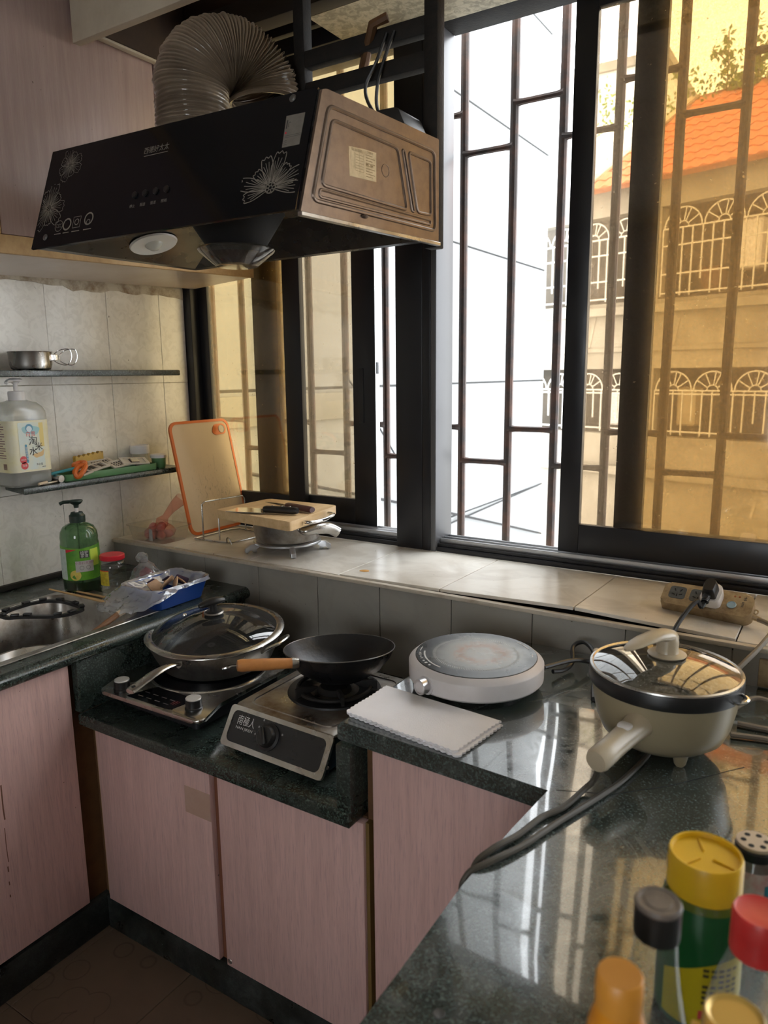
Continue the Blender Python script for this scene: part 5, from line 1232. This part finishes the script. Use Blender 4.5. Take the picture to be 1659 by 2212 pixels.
obj('glass', lathe(BM(), [(0, .046), (.03, .045), (.07, .040), (.11, .030), (.145, .016), (.166, .005), (.173, .001)], PM, 60), LIDG, pl_)
obj('steel_rim', lathe(BM(), [(.168, .003), (.173, .0055), (.182, .005), (.189, .001), (.1895, -.0006), (.183, -.0008), (.170, -.0005), (.168, .003)], PM, 64), STEEL, pl_)
obj('vent', lathe(BM(), [(.002, .003), (.005, .003), (.006, 0)], PM @ at(.028, -.085, .035), 14), CHROME, pl_)
KM_ = PM @ at(0, 0, .046)
kb = obj('knob', lathe(BM(), [(0, 0), (.025, .001), (.027, .004), (.022, .008), (.011, .011), (.009, .022), (.011, .030)], KM_, 28), BLACKP, pl_)
b_ = BM(); a_ = math.radians(-25); d_ = Vector((math.cos(a_), math.sin(a_), 0)); n_ = Vector((-math.sin(a_), math.cos(a_), 0)); loops = []
for x, hw, hh, z in ((-.034, .006, .004, .036), (-.030, .010, .007, .036), (-.01, .0145, .010, .037), (.012, .0145, .010, .036), (.032, .012, .008, .033), (.040, .008, .005, .031)):
    loops.append([KM_ @ (d_ * x + n_ * (hw * math.cos(t)) + Vector((0, 0, z + hh * math.sin(t)))) for t in [2 * PI * k / 16 for k in range(16)]])
obj('knob_grip', loft(b_, loops), BLACKP, kb)
obj('knob_ring', lathe(BM(), [(.026, .0035), (.0275, .006), (.024, .009)], KM_, 28), STEELD, kb)

gs = thing('gas_stove', 'portable steel gas stove with a black front under the wok', 'stove', (-1.0, 1.3, ZL))
GT = .7475
STOVE = mat('stained_steel_top', (.42, .40, .37), .33, .9, dirt=(.14, .075, .035), dscale=13, damt=.9, rvar=.1)
top = rpoly([(-1.152, 1.160), (-.862, 1.152), (-.862, 1.485), (-1.155, 1.49)], .012, 4)
obj('top_plate', prism(BM(), top, GT - .006, GT, None, .003, 2), STOVE, gs)
obj('raised_bead', tube(BM(), [(x, y, GT) for x, y in rpoly([(-1.132, 1.186), (-.884, 1.180), (-.884, 1.462), (-1.132, 1.466)], .03, 6)], .0028, 6, True), STOVE, gs)
obj('body', hexa(BM(), [(-1.140, 1.128, ZL + .012), (-.872, 1.120, ZL + .012), (-.872, 1.475, ZL + .012), (-1.140, 1.475, ZL + .012), (-1.140, 1.165, GT - .006), (-.872, 1.158, GT - .006), (-.872, 1.475, GT - .006), (-1.140, 1.475, GT - .006)], .003), mat('dark_blue_paint', (.008, .035, .055), .45, dirt=(.004, .01, .012), dscale=10, damt=.6), gs)
for x in (-1.12, -.89):
    for y in (1.15, 1.45): obj('foot', lathe(BM(), cyl(0, ZL + .0003, ZL + .0125, .012), at(x, y), 18), BLACKP, gs)
obj('side_plate', box(BM(), -.872, -.8695, 1.25, 1.33, ZL + .03, ZL + .075, .001), mat('grey_rating_plate', (.10, .11, .10), .5, dirt=(.2, .2, .18), dscale=60, damt=.5), gs)
for y, z in ((1.145, ZL + .075), (1.14, ZL + .024), (1.40, ZL + .024)): obj('screw', ball(BM(), (-.8715, y, z), .004, 10, 6), STEELD, gs)
FP = frame((-1.156, 1.1105, .671), (.296, -.009, 0), (.002, .048, .078))    # slanted front: x right, y up
FWd, FH = .298, .0925
bm = BM(); po_ = rrect(0, FWd, 0, FH, .010, 4); pi_ = rrect(.013, FWd - .013, .012, FH - .010, .014, 4)
A = [[bm.verts.new(FP @ Vector((x, y, z))) for x, y in L_] for L_, z in ((po_, -.004), (po_, .003), (pi_, .004), (pi_, .001))]
n = len(po_)
for i in range(3):
    for k in range(n): bm.faces.new((A[i][k], A[i][(k + 1) % n], A[i + 1][(k + 1) % n], A[i + 1][k]))
obj('front_frame', bm, STEEL, gs)
fgp = obj('front_panel', prism(BM(), rrect(.012, FWd - .012, .011, FH - .009, .014, 4), -.002, .0015, FP), mat('black_front_panel', (.012, .012, .014), .28, 0, .5, rvar=.1), gs)
obj('brand_lettering', text_bm('南極人', .023, FP @ at(.056, .062), .0022, None, .052), WHITEPR, fgp)
obj('brand_latin', text_bm('NAN JIREN', .0085, FP @ at(.056, .046), .0022, None, .050), WHITEPR, fgp)
kb = obj('knob', lathe(BM(), [(.030, 0), (.030, .003), (.024, .005), (.022, .016), (.020, .018), (0, .018)], FP @ at(.130, .048, .0015), 36), BLACKP, gs)
obj('knob_bar', box(BM(), -.005, .005, -.020, .020, .017, .026, .003, 2, FP @ at(.130, .048, .0015) @ Matrix.Rotation(.6, 4, 'Z')), BLACKP, kb)
for x, y in ((.104, .079), (.096, .062), (.091, .045), (.165, .062)): obj('flame_mark', flat(BM(), circle(.0025, 10, (x, y)), FP, .0021), mat('dim_white_print', (.25, .25, .25), .5), fgp)
BC = (-1.000, 1.345)
obj('drip_dish', lathe(BM(), [(.060, .002), (.095, .001), (.106, .004), (.112, .004), (.114, 0)], at(*BC, GT), 48), BLACKM, gs)
obj('burner', lathe(BM(), [(0, .012), (.034, .012), (.040, .006), (.042, 0)], at(*BC, GT), 36), IRON, gs)
obj('pan_ring', tube(BM(), [(BC[0] + .088 * math.cos(t), BC[1] + .088 * math.sin(t), GT + .010) for t in [2 * PI * k / 40 for k in range(40)]], .005, 8, True), IRON, gs)
for k in range(5):
    a = .5 + 2 * PI * k / 5
    m_ = at(*BC, GT) @ Matrix.Rotation(a, 4, 'Z') @ Matrix.Rotation(PI / 2, 4, 'X')
    obj('pan_arm', prism(BM(), [(.045, .020), (.060, .026), (.095, .030), (.104, .026), (.104, .004), (.085, .008), (.060, .012)], -.004, .004, m_, .001), IRON, gs)

wk = thing('iron_wok', 'small black iron wok with a wooden handle on the gas stove', 'wok', (-1.0, 1.366, .771))
WM = axis((-1.000, 1.368, .8475), (-.072, .087, 1))
obj('bowl', lathe(BM(), [(0, -.077), (.045, -.077), (.062, -.073), (.100, -.050), (.124, -.022), (.135, 0), (.1358, .0012), (.1335, .0012), (.122, -.021), (.098, -.048), (.061, -.070), (.044, -.074), (0, -.074)], WM, 56), WOKM, wk)
obj('rim', tube(BM(), [WM @ Vector((.1347 * math.cos(t), .1347 * math.sin(t), .0008)) for t in [2 * PI * k / 64 for k in range(64)]], .0014, 6, True), mat('wok_rim_highlight', (.16, .155, .15), .35, .8), wk)  # paler rim tube paints a thin highlight along the wok edge
h0, h1 = Vector((-1.022, 1.238, .8495)), Vector((-1.112, 1.129, .862)); hd2 = (h1 - h0).normalized(); hl = (h1 - h0).length
obj('ferrule', lathe(BM(), [(.004, -.022), (.006, -.004), (.0115, 0), (.0125, .010), (.0125, .016)], axis(h0, hd2), 20), STEEL, wk)
obj('handle', lathe(BM(), [(0, .014), (.0118, .014), (.0122, .03), (.0134, .06), (.0138, .10), (.0145, hl - .012), (.0125, hl - .003), (0, hl)], axis(h0, hd2), 26), mat('orange_varnished_wood', (.52, .22, .065), .32, dirt=(.36, .13, .04), dscale=30, damt=.6, coat=.4), wk)
obj('hook', tube(BM(), spline([h1 - hd2 * .004, h1 + hd2 * .010, h1 + hd2 * .022 + Vector((.004, 0, -.002)), h1 + hd2 * .030 + Vector((0, 0, -.006))], 5), .0032, 8), CHROME, wk)

# ------------------------------------------------------------------ main worktop: cloth, ceramic hob, electric cooker
cl_m, nt, b, _ = nodes('white_towelling'); v = coords(nt)
c = mixc(nt, ramp(nt, noise(nt, v, 20, 4), [(.45, 0.0), (.8, .35)]), (.86, .85, .88), (.72, .70, .72))
sset(nt, b.inputs['Base Color'], c); b.inputs['Roughness'].default_value = .95; bump(nt, b, noise(nt, v, 420, 2), .5, .002)
tw = thing('white_cloth', 'white folded cloth with scalloped edges at the worktop corner', 'cloth', (-.66, 1.16, ZC))
def cloth(quad, z, th, amp):
    A_, B_, C_, D_ = [Vector(q) for q in quad]; nx, ny = 60, 34; bm = BM(); rows = [[], []]
    for lay in (0, 1):
        for j in range(ny + 1):
            r_ = []
            for i in range(nx + 1):
                s_, t = i / nx, j / ny
                p = (A_ * (1 - s_) + D_ * s_) * (1 - t) + (B_ * (1 - s_) + C_ * s_) * t
                ex = Vector((0, 0))
                if j == 0: ex.y -= abs(math.sin(i * PI / 3)) * .0035
                if i == nx: ex.x += abs(math.sin(j * PI / 3)) * .0035
                if i == 0: ex.x -= abs(math.sin(j * PI / 3)) * .0030
                hgt = z + (th if lay else 0) + amp * (math.sin(s_ * 9 + t * 4) * math.sin(t * 5 + 1) * .5 + .5) * (1 if lay else .35)
                r_.append(bm.verts.new((p.x + ex.x, p.y + ex.y, hgt)))
            rows[lay].append(r_)
    for lay in (0, 1):
        for j in range(ny):
            for i in range(nx): bm.faces.new((rows[lay][j][i], rows[lay][j][i + 1], rows[lay][j + 1][i + 1], rows[lay][j + 1][i]))
    a, b2 = rows
    for i in range(nx):
        bm.faces.new((a[0][i], a[0][i + 1], b2[0][i + 1], b2[0][i])); bm.faces.new((a[ny][i], a[ny][i + 1], b2[ny][i + 1], b2[ny][i]))
    for j in range(ny):
        bm.faces.new((a[j][0], a[j + 1][0], b2[j + 1][0], b2[j][0])); bm.faces.new((a[j][nx], a[j + 1][nx], b2[j + 1][nx], b2[j][nx]))
    return bm
obj('lower_fold', cloth(((-.790, 1.108), (-.788, 1.246), (-.513, 1.222), (-.532, 1.074)), ZC + .0006, .0035, .001), cl_m, tw)
obj('upper_fold', cloth(((-.794, 1.106), (-.790, 1.250), (-.518, 1.226), (-.540, 1.078)), ZC + .0052, .0035, .0022), cl_m, tw)

HCx, HCy = -.645, 1.386
ho = thing('ceramic_hob', 'round white electric hob with a black glass top on the worktop', 'hob', (HCx, HCy, ZC))
GREYW = mat('greyish_white_plastic', (.62, .59, .59), .38, dirt=(.45, .41, .38), dscale=9, damt=.35)
obj('foot', lathe(BM(), [(0, ZC + .0004), (.100, ZC + .0004), (.104, ZC + .012)], at(HCx, HCy), 48), BLACKP, ho)
obj('body', lathe(BM(), [(0, ZC + .0118), (.132, ZC + .0118), (.143, ZC + .016), (.1460, ZC + .020), (.1465, ZC + .052), (.1455, ZC + .054), (.1335, ZC + .064), (.1322, ZC + .0642), (.1322, ZC + .062), (0, ZC + .062)], at(HCx, HCy), 72), GREYW, ho)
HG, nt, b, _ = nodes('worn_hob_glass'); g_ = nt.nodes.new('ShaderNodeNewGeometry')
ds = nt.nodes.new('ShaderNodeVectorMath'); ds.operation = 'DISTANCE'; ds.inputs[1].default_value = (HCx + .005, HCy + .01, ZC + .064); nt.links.new(g_.outputs['Position'], ds.inputs[0])
nz = noise(nt, coords(nt), 34, 6, .65, .8); nz2 = noise(nt, coords(nt), 14, 4, .6)
wob = nt.nodes.new('ShaderNodeMath'); wob.operation = 'MULTIPLY_ADD'; nt.links.new(nz2, wob.inputs[0]); wob.inputs[1].default_value = .045; nt.links.new(ds.outputs['Value'], wob.inputs[2])
c = mixc(nt, ramp(nt, wob.outputs[0], [(.075, .85), (.112, .5), (.135, .05)]), (.015, .016, .017), (.40, .41, .39))
rg = mixc(nt, 1.0, ramp(nt, wob.outputs[0], [(.045, .25), (.068, 1.0), (.098, 0.0)]), ramp(nt, nz, [(.34, .1), (.55, 1.0)]), 'MULTIPLY')
c = mixc(nt, rg, c, (.30, .17, .10))
sset(nt, b.inputs['Base Color'], c); sset(nt, b.inputs['Roughness'], ramp(nt, nz2, [(.3, .20), (.7, .38)]))
hg = obj('glass_top', lathe(BM(), [(.1318, ZC + .0625), (.1318, ZC + .0648), (.1308, ZC + .0656), (0, ZC + .0656)], at(HCx, HCy), 72), HG, ho)
bm = BM(); HM = at(HCx, HCy, ZC + .0656)
def arc(r, a0, a1, w_, n=30): ribbon(bm, [(r * math.cos(a0 + (a1 - a0) * k / n), r * math.sin(a0 + (a1 - a0) * k / n)) for k in range(n + 1)], w_, HM, .0004)
arc(.112, -2.75, -1.85, .0035); arc(.122, -2.95, -2.75, .002); arc(.121, .75, 1.15, .003); arc(.121, .35, .5, .002)
for k in range(110):
    a = 2 * PI * k / 110
    ribbon(bm, [(.088 * math.cos(a), .088 * math.sin(a)), (.0945 * math.cos(a + .05), .0945 * math.sin(a + .05))], .0012, HM, .0004)
for k, a in enumerate((-2.68, -2.60, -2.50, -2.42, -2.30, -2.2, -2.08)): arc(.1215, a, a + .045, .006 if k % 2 else .0045, 4)
obj('printed_marks', bm, mat('greyed_white_print', (.50, .50, .48), .45), hg)
kd = Vector((-.33, -.945, 0)).normalized(); kp = Vector((HCx, HCy, ZC + .034)) + kd * .1455
kb = obj('knob', lathe(BM(), [(.0150, 0), (.0150, .004), (.0162, .0045), (.0162, .019), (.0150, .0205), (.0120, .0207), (.0115, .0200), (0, .0200)], axis(kp, kd), 36), mat('pale_metal_knob', (.60, .59, .60), .3, .95), ho)
obj('knob_seat', lathe(BM(), [(.0150, .0016), (.0195, .0016), (.0205, .0006), (.0205, -.002)], axis(kp, kd), 36), GREYW, ho)
tag(obj('black_cord', tube(BM(), spline([(-.510, 1.50, ZC + .012), (-.495, 1.53, ZC + .008), (-.49, 1.575, ZC + .012), (-.505, 1.625, ZC + .030), (-.485, 1.640, ZC + .040), (-.45, 1.60, ZC + .036), (-.425, 1.54, ZC + .012), (-.41, 1.47, ZC + .006), (-.395, 1.42, ZC + .006)], 8), .0052, 8), BLACKP), 'black cord looping on the worktop between hob and cooker', 'cable')
tag(obj('black_cord', tube(BM(), spline([(-.52, 1.47, ZC + .030), (-.48, 1.56, ZC + .024), (-.44, 1.60, ZC + .008), (-.40, 1.56, ZC + .006), (-.37, 1.50, ZC + .006)], 8), .0052, 8), BLACKP), 'black cord leaving the white hob straight towards the riser', 'cable')

EX, EY = -.240, 1.310
ep = thing('electric_cooker', 'cream electric cooking pot with a stick handle on the worktop', 'cooker', (EX, EY, ZC))
obj('body', lathe(BM(), [(0, ZC + .016), (.052, ZC + .016), (.086, ZC + .020), (.104, ZC + .034), (.114, ZC + .058), (.121, ZC + .092), (.1248, ZC + .118), (.1255, ZC + .124)], at(EX, EY), 72), mat('khaki_cream_enamel', (.33, .275, .175), .33, dirt=(.24, .19, .11), dscale=5, damt=.4), ep)
obj('black_band', lathe(BM(), [(.124, ZC + .120), (.1290, ZC + .121), (.1300, ZC + .124), (.1300, ZC + .142), (.1288, ZC + .146), (.122, ZC + .1465)], at(EX, EY), 72), BLACKP, ep)
for a in (-.95, -2.6, 1.1, 2.6):
    obj('foot', lathe(BM(), [(0, ZC + .0004), (.006, ZC + .0006), (.0095, ZC + .005), (.014, ZC + .024)], at(EX + .078 * math.cos(a), EY + .078 * math.sin(a)), 18), MATS['khaki_cream_enamel'], ep)
hr, he = Vector((EX - .014, EY - .108, ZC + .084)), Vector((-.290, 1.066, ZC + .066)); hv = (he - hr).normalized(); hl = (he - hr).length
obj('handle', lathe(BM(), [(.026, -.004), (.023, .012), (.0205, .035), (.0195, hl - .05), (.0200, hl - .042), (.0202, hl - .040), (.0202, hl - .010), (.0175, hl - .003), (0, hl)], axis(hr, hv), 36), CREAMP, ep)
bt = axis(hr + hv * .045, hv)
upv = (Vector((0, 0, 1)) - hv * hv.z).normalized()
obj('button', prism(BM(), rrect(-.011, .011, -.009, .009, .005), 0, .004, frame(hr + hv * .050 + upv * .0175, hv.cross(upv), hv), .001), WHITEP, ep)
obj('pour_loop', tube(BM(), spline([(EX + .119, EY - .050, ZC + .128), (EX + .135, EY - .056, ZC + .134), (EX + .140, EY - .040, ZC + .136), (EX + .126, EY - .020, ZC + .134)], 6), .0030, 8), CHROME, ep)
obj('side_tab', ball(BM(), (EX - .128, EY + .018, ZC + .147), .006, 12, 8, (1, 1.5, .8)), CREAMP, ep)
el = thing('cooker_cover', 'steamy glass lid with a curved cream handle on the cooking pot', 'lid', (EX, EY, ZC + .147))
STEAM, nt, b_, out_n = nodes('steamy_lid_glass'); nt.nodes.remove(b_); v = coords(nt)
tr_ = nt.nodes.new('ShaderNodeBsdfTransparent'); tr_.inputs['Color'].default_value = (.78, .77, .72, 1)
df_ = nt.nodes.new('ShaderNodeBsdfDiffuse'); df_.inputs['Color'].default_value = (.52, .50, .42, 1)
gl_ = nt.nodes.new('ShaderNodeBsdfGlossy'); gl_.inputs['Roughness'].default_value = .015
drops = voro(nt, v, 240); bmp_ = nt.nodes.new('ShaderNodeBump'); bmp_.inputs['Strength'].default_value = .05; bmp_.inputs['Distance'].default_value = .001; nt.links.new(drops, bmp_.inputs['Height'])
f_ = mixc(nt, 1.0, ramp(nt, noise(nt, v, 160, 4, .7), [(.40, .04), (.62, .38)]), mixc(nt, 1.0, ramp(nt, drops, [(.10, .75), (.30, 0.0)]), ramp(nt, noise(nt, v, 22, 3), [(.42, 0.0), (.58, 1.0)]), 'MULTIPLY'), 'LIGHTEN')
m1 = nt.nodes.new('ShaderNodeMixShader'); nt.links.new(f_, m1.inputs[0]); nt.links.new(tr_.outputs[0], m1.inputs[1]); nt.links.new(df_.outputs[0], m1.inputs[2])
fr_ = nt.nodes.new('ShaderNodeFresnel'); fr_.inputs['IOR'].default_value = 1.6; mm = nt.nodes.new('ShaderNodeMath'); mm.operation = 'MULTIPLY'; mm.inputs[1].default_value = 2.6; nt.links.new(fr_.outputs[0], mm.inputs[0])
m2 = nt.nodes.new('ShaderNodeMixShader'); nt.links.new(mm.outputs[0], m2.inputs[0]); nt.links.new(m1.outputs[0], m2.inputs[1]); nt.links.new(gl_.outputs[0], m2.inputs[2]); nt.links.new(m2.outputs[0], out_n.inputs['Surface'])
LZ = ZC + .148
obj('glass', lathe(BM(), [(0, LZ + .024), (.03, LZ + .0232), (.06, LZ + .020), (.09, LZ + .0135), (.112, LZ + .006), (.1245, LZ + .0015)], at(EX, EY), 72), STEAM, el)
obj('steel_rim', lathe(BM(), [(.1225, LZ + .002), (.1255, LZ + .0036), (.1290, LZ + .002), (.1295, LZ - .0005), (.1260, LZ - .001), (.1225, LZ + .002)], at(EX, EY), 72), STEEL, el)
kz = LZ + .0245
kb = obj('knob', lathe(BM(), [(0, 0), (.031, .0005), (.033, .003), (.030, .005), (.020, .0065), (.0185, .012), (.0190, .026), (.016, .036), (.008, .042), (0, .043)], at(EX + .002, EY - .002, kz), 32), CREAMP, el)
dv = Vector((-.48, -.88, 0)).normalized(); nv = Vector((-dv.y, dv.x, 0)); loops = []
for x, hw, th, z in ((-.020, .006, .008, .028), (-.012, .014, .012, .032), (.006, .0175, .012, .038), (.030, .018, .009, .041), (.058, .0185, .006, .039), (.080, .016, .0045, .035), (.098, .010, .0035, .031), (.105, .003, .002, .029)):
    loops.append([Vector((EX + .002, EY - .002, kz)) + dv * x + nv * (hw * math.cos(t)) + Vector((0, 0, z + th * math.sin(t))) for t in [2 * PI * k / 18 for k in range(18)]])
obj('arm', loft(BM(), loops), CREAMP, kb)
for pts, lb in (([(-.289, 1.085, ZC + .048), (-.297, 1.090, ZC + .022), (-.309, 1.075, ZC + .008), (-.322, 1.015, ZC + .0055), (-.341, .975, ZC + .0055), (-.355, .915, ZC + .0055), (-.374, .865, ZC + .0052), (-.389, .835, ZC - .015), (-.393, .825, ZC - .10), (-.392, .82, ZC - .30)], 'grey cable from the cooker handle end running over the worktop edge'),
                ([(-.245, 1.25, ZC + .014), (-.250, 1.225, ZC + .0055), (-.266, 1.132, ZC + .0055), (-.292, 1.046, ZC + .0055), (-.318, .968, ZC + .0055), (-.340, .895, ZC + .0055), (-.365, .840, ZC + .0055), (-.387, .810, ZC - .008), (-.391, .803, ZC - .06), (-.390, .80, ZC - .30)], 'grey cable from under the cooker running over the worktop edge')):
    tag(obj('power_cable', tube(BM(), spline(pts, 8), .0048, 10), mat('warm_grey_cable', (.062, .053, .04), .5)), lb, 'cable')

# ------------------------------------------------------------------ seasoning bottles in the near right corner
def bottle(nm, lb, x, y, cat='bottle'): return thing(nm, lb, cat, (x, y, ZC))
x, y = -.085, .742
g1 = bottle('seasoning_tub', 'green seasoning tub with a wide yellow lid, beside the worktop shaker', x, y)
obj('body', lathe(BM(), [(0, ZC + .0005), (.036, ZC + .0005), (.040, ZC + .005), (.0405, ZC + .100), (.0395, ZC + .125), (.037, ZC + .139), (.0335, ZC + .146), (.0335, ZC + .155)], at(x, y), 48), clear('yellow_green_clear_plastic', (.55, .62, .15), 1.3, .06, .5, (.34, .42, .06)), g1)
YEL = mat('yellow_plastic', (.74, .46, .015), .35, dirt=(.66, .36, .02), dscale=12, damt=.5)
obj('lid', lathe(BM(), [(.034, ZC + .146), (.0362, ZC + .146), (.0365, ZC + .149), (.0360, ZC + .181), (.0345, ZC + .1845), (.0325, ZC + .184), (.0315, ZC + .1795), (0, ZC + .1785)], at(x, y), 56), YEL, g1)
obj('lid_ribs', join([box(BM(), -.001, .001, .008, .031, ZC + .1785, ZC + .181, .0005, 1, at(x, y) @ Matrix.Rotation(a, 4, 'Z')) for a in (.4, 2.6, 4.4)]), YEL, g1)
GA = -1.46
sw_ = wrapper(x, y, .0408, GA)
lab = obj('sleeve', lathe(BM(), [(.0408, ZC + .006), (.0408, ZC + .100), (.0400, ZC + .122), (.0378, ZC + .1375)], at(x, y), 48), mat('deep_green_film', (.006, .075, .018), .28, dirt=(.01, .12, .03), dscale=9, damt=.4), g1)
obj('yellow_field', curved(BM(), (-.034, .060, ZC + .012, lambda t: ZC + .062 + .030 * math.sin(min(1, t * 1.25) * PI / 2)), sw_, .0006, 18), mat('yellow_print_bright', (.55, .42, .01), .35), lab)
bm = BM(); rnd = random.Random(2)
for r_ in range(7):
    for q in range(5):
        if rnd.random() < .12: continue
        curved(bm, (.006 + .0075 * q, .0115 + .0075 * q, ZC + .042 + .0062 * r_, ZC + .0455 + .0062 * r_), sw_, .0011, 2)
obj('small_print', bm, mat('brown_black_ink', (.06, .045, .01), .5), lab)
obj('red_strip', curved(BM(), (.004, .045, lambda t: ZC + .024 + .004 * t, lambda t: ZC + .034 + .006 * t), sw_, .0011, 8), RED_L, lab)

x, y = -.095, .553
g2 = bottle('sauce_bottle', 'clear glass sauce bottle with a black cap in front of the green tub', x, y)
obj('glass', lathe(BM(), [(0, ZC + .0006), (.030, ZC + .0006), (.034, ZC + .004), (.034, ZC + .085), (.0325, ZC + .110), (.027, ZC + .145), (.0205, ZC + .180), (.0175, ZC + .205), (.0165, ZC + .222)], at(x, y), 44), GLASSB, g2)
obj('sauce', lathe(BM(), [(0, ZC + .004), (.0315, ZC + .004), (.0315, ZC + .030), (0, ZC + .030)], at(x, y), 36), mat('dark_sauce', (.025, .010, .006), .15), g2)
obj('cap', lathe(BM(), [(.0165, ZC + .222), (.0178, ZC + .222), (.0182, ZC + .225), (.0182, ZC + .248)], at(x, y), 40), BLACKP, g2)
obj('cap_top', lathe(BM(), [(.0182, ZC + .248), (.0185, ZC + .250), (.0170, ZC + .2525), (.0145, ZC + .2522), (.0140, ZC + .2515), (.0105, ZC + .2515), (.0100, ZC + .2522), (0, ZC + .2522)], at(x, y), 40), mat('grey_cap_top', (.17, .145, .125), .42, dirt=(.06, .05, .045), dscale=60, damt=.6), g2)  # cap top coloured a paler grey than the black side

x, y = -.100, .456
g3 = bottle('oil_bottle', 'squeeze bottle with a flared orange cap, nearest at the worktop edge', x, y)
obj('body', lathe(BM(), [(0, ZC + .0006), (.026, ZC + .0006), (.030, ZC + .004), (.030, ZC + .150), (.027, ZC + .178), (.0215, ZC + .197), (.019, ZC + .205)], at(x, y), 40), MILKY, g3)
OC = mat('orange_cap_plastic', (.62, .24, .015), .3, dirt=(.5, .17, .01), dscale=12, damt=.4)
obj('collar', lathe(BM(), [(.019, ZC + .203), (.0205, ZC + .203), (.0208, ZC + .206), (.0205, ZC + .214), (.0185, ZC + .223), (.0165, ZC + .229), (.0158, ZC + .234)], at(x, y), 40), OC, g3)
obj('cap', lathe(BM(), [(.0158, ZC + .234), (.0163, ZC + .246), (.0158, ZC + .2575), (.0145, ZC + .2592), (0, ZC + .2586)], at(x, y), 40), mat('pale_orange_cap', (.60, .26, .035), .4, dirt=(.55, .21, .02), dscale=14, damt=.4), g3)

x, y = -.027, .645
g4 = bottle('sauce_bottle', 'clear bottle with a red screw cap at the right frame edge', x, y)
obj('glass', lathe(BM(), [(0, ZC + .0006), (.036, ZC + .0006), (.040, ZC + .005), (.040, ZC + .080), (.038, ZC + .105), (.030, ZC + .140), (.0235, ZC + .158), (.0215, ZC + .168)], at(x, y), 44), CLEARP, g4)
obj('cap', lathe(BM(), [(.0215, ZC + .168), (.0228, ZC + .168), (.0232, ZC + .171), (.0228, ZC + .204), (.0212, ZC + .2075), (.0185, ZC + .2065), (0, ZC + .2065)], at(x, y), 44), mat('bright_red_cap', (.60, .025, .025), .35, dirt=(.72, .12, .1), dscale=30, damt=.4), g4)
sw4 = wrapper(x, y, .0403, -1.3)
lb4 = obj('label', curved(BM(), (-.03, .05, ZC + .03, ZC + .085), sw4, .0006, 14), mat('grey_green_label', (.20, .19, .14), .5, dirt=(.32, .29, .2), dscale=60, damt=.5), g4)

x, y = -.030, .490
g5 = bottle('spice_jar', 'glass jar with a gold metal lid in the bottom right corner', x, y, 'jar')
obj('glass', lathe(BM(), [(0, ZC + .0006), (.023, ZC + .0006), (.026, ZC + .004), (.026, ZC + .180), (.0235, ZC + .205), (.0195, ZC + .214), (.0185, ZC + .220)], at(x, y), 40), GLASSB, g5)
obj('lid', lathe(BM(), [(.0185, ZC + .214), (.0200, ZC + .214), (.0203, ZC + .216), (.0200, ZC + .231), (.0185, ZC + .2335), (.0165, ZC + .2325), (.0155, ZC + .2315), (0, ZC + .2315)], at(x, y), 44), mat('gold_lacquered_lid', (.60, .40, .10), .35, .35), g5)
obj('tear_tab', box(BM(), x - .026, x - .0195, y - .012, y - .006, ZC + .210, ZC + .222, .001), MATS['gold_lacquered_lid'], g5)

x, y = -.050, .885
g6 = bottle('pepper_shaker', 'small shaker with a holed lid and red printed label behind the yellow lid', x, y, 'shaker')
obj('body', lathe(BM(), [(0, ZC + .0006), (.024, ZC + .0006), (.027, ZC + .004), (.027, ZC + .080), (.024, ZC + .098), (.020, ZC + .106), (.019, ZC + .112)], at(x, y), 40), CLEARP, g6)
lab = obj('label', lathe(BM(), [(.0272, ZC + .010), (.0274, ZC + .080), (.0246, ZC + .097)], at(x, y), 40), mat('white_pink_label', (.62, .57, .53), .5, dirt=(.5, .12, .12), dscale=32, damt=.9), g6)
sw6 = wrapper(x, y, .0276, -1.5)
obj('blue_stripe', curved(BM(), (.014, .034, ZC + .012, ZC + .085), sw6, .0004, 8), mat('blue_green_print', (.04, .20, .26), .4), lab)
obj('red_stripe', curved(BM(), (-.040, -.016, ZC + .078, ZC + .088), wrapper(x, y, .0265, -1.5), .0012, 8), RED_L, lab)
obj('collar', lathe(BM(), [(.019, ZC + .108), (.0215, ZC + .108), (.0215, ZC + .118), (.019, ZC + .120)], at(x, y), 36), BLACKP, g6)
ld = obj('lid', lathe(BM(), [(.0195, ZC + .120), (.0205, ZC + .121), (.0200, ZC + .1245), (0, ZC + .1248)], at(x, y), 36), mat('pale_tan_lid', (.55, .46, .36), .4), g6)
for k in range(6):
    a = .3 + 2 * PI * k / 6; obj('hole', lathe(BM(), [(0, .0006), (.0030, .0005), (.0034, 0)], at(x + .0125 * math.cos(a), y + .0125 * math.sin(a), ZC + .1246), 14), MATS['dark_inside'], ld)
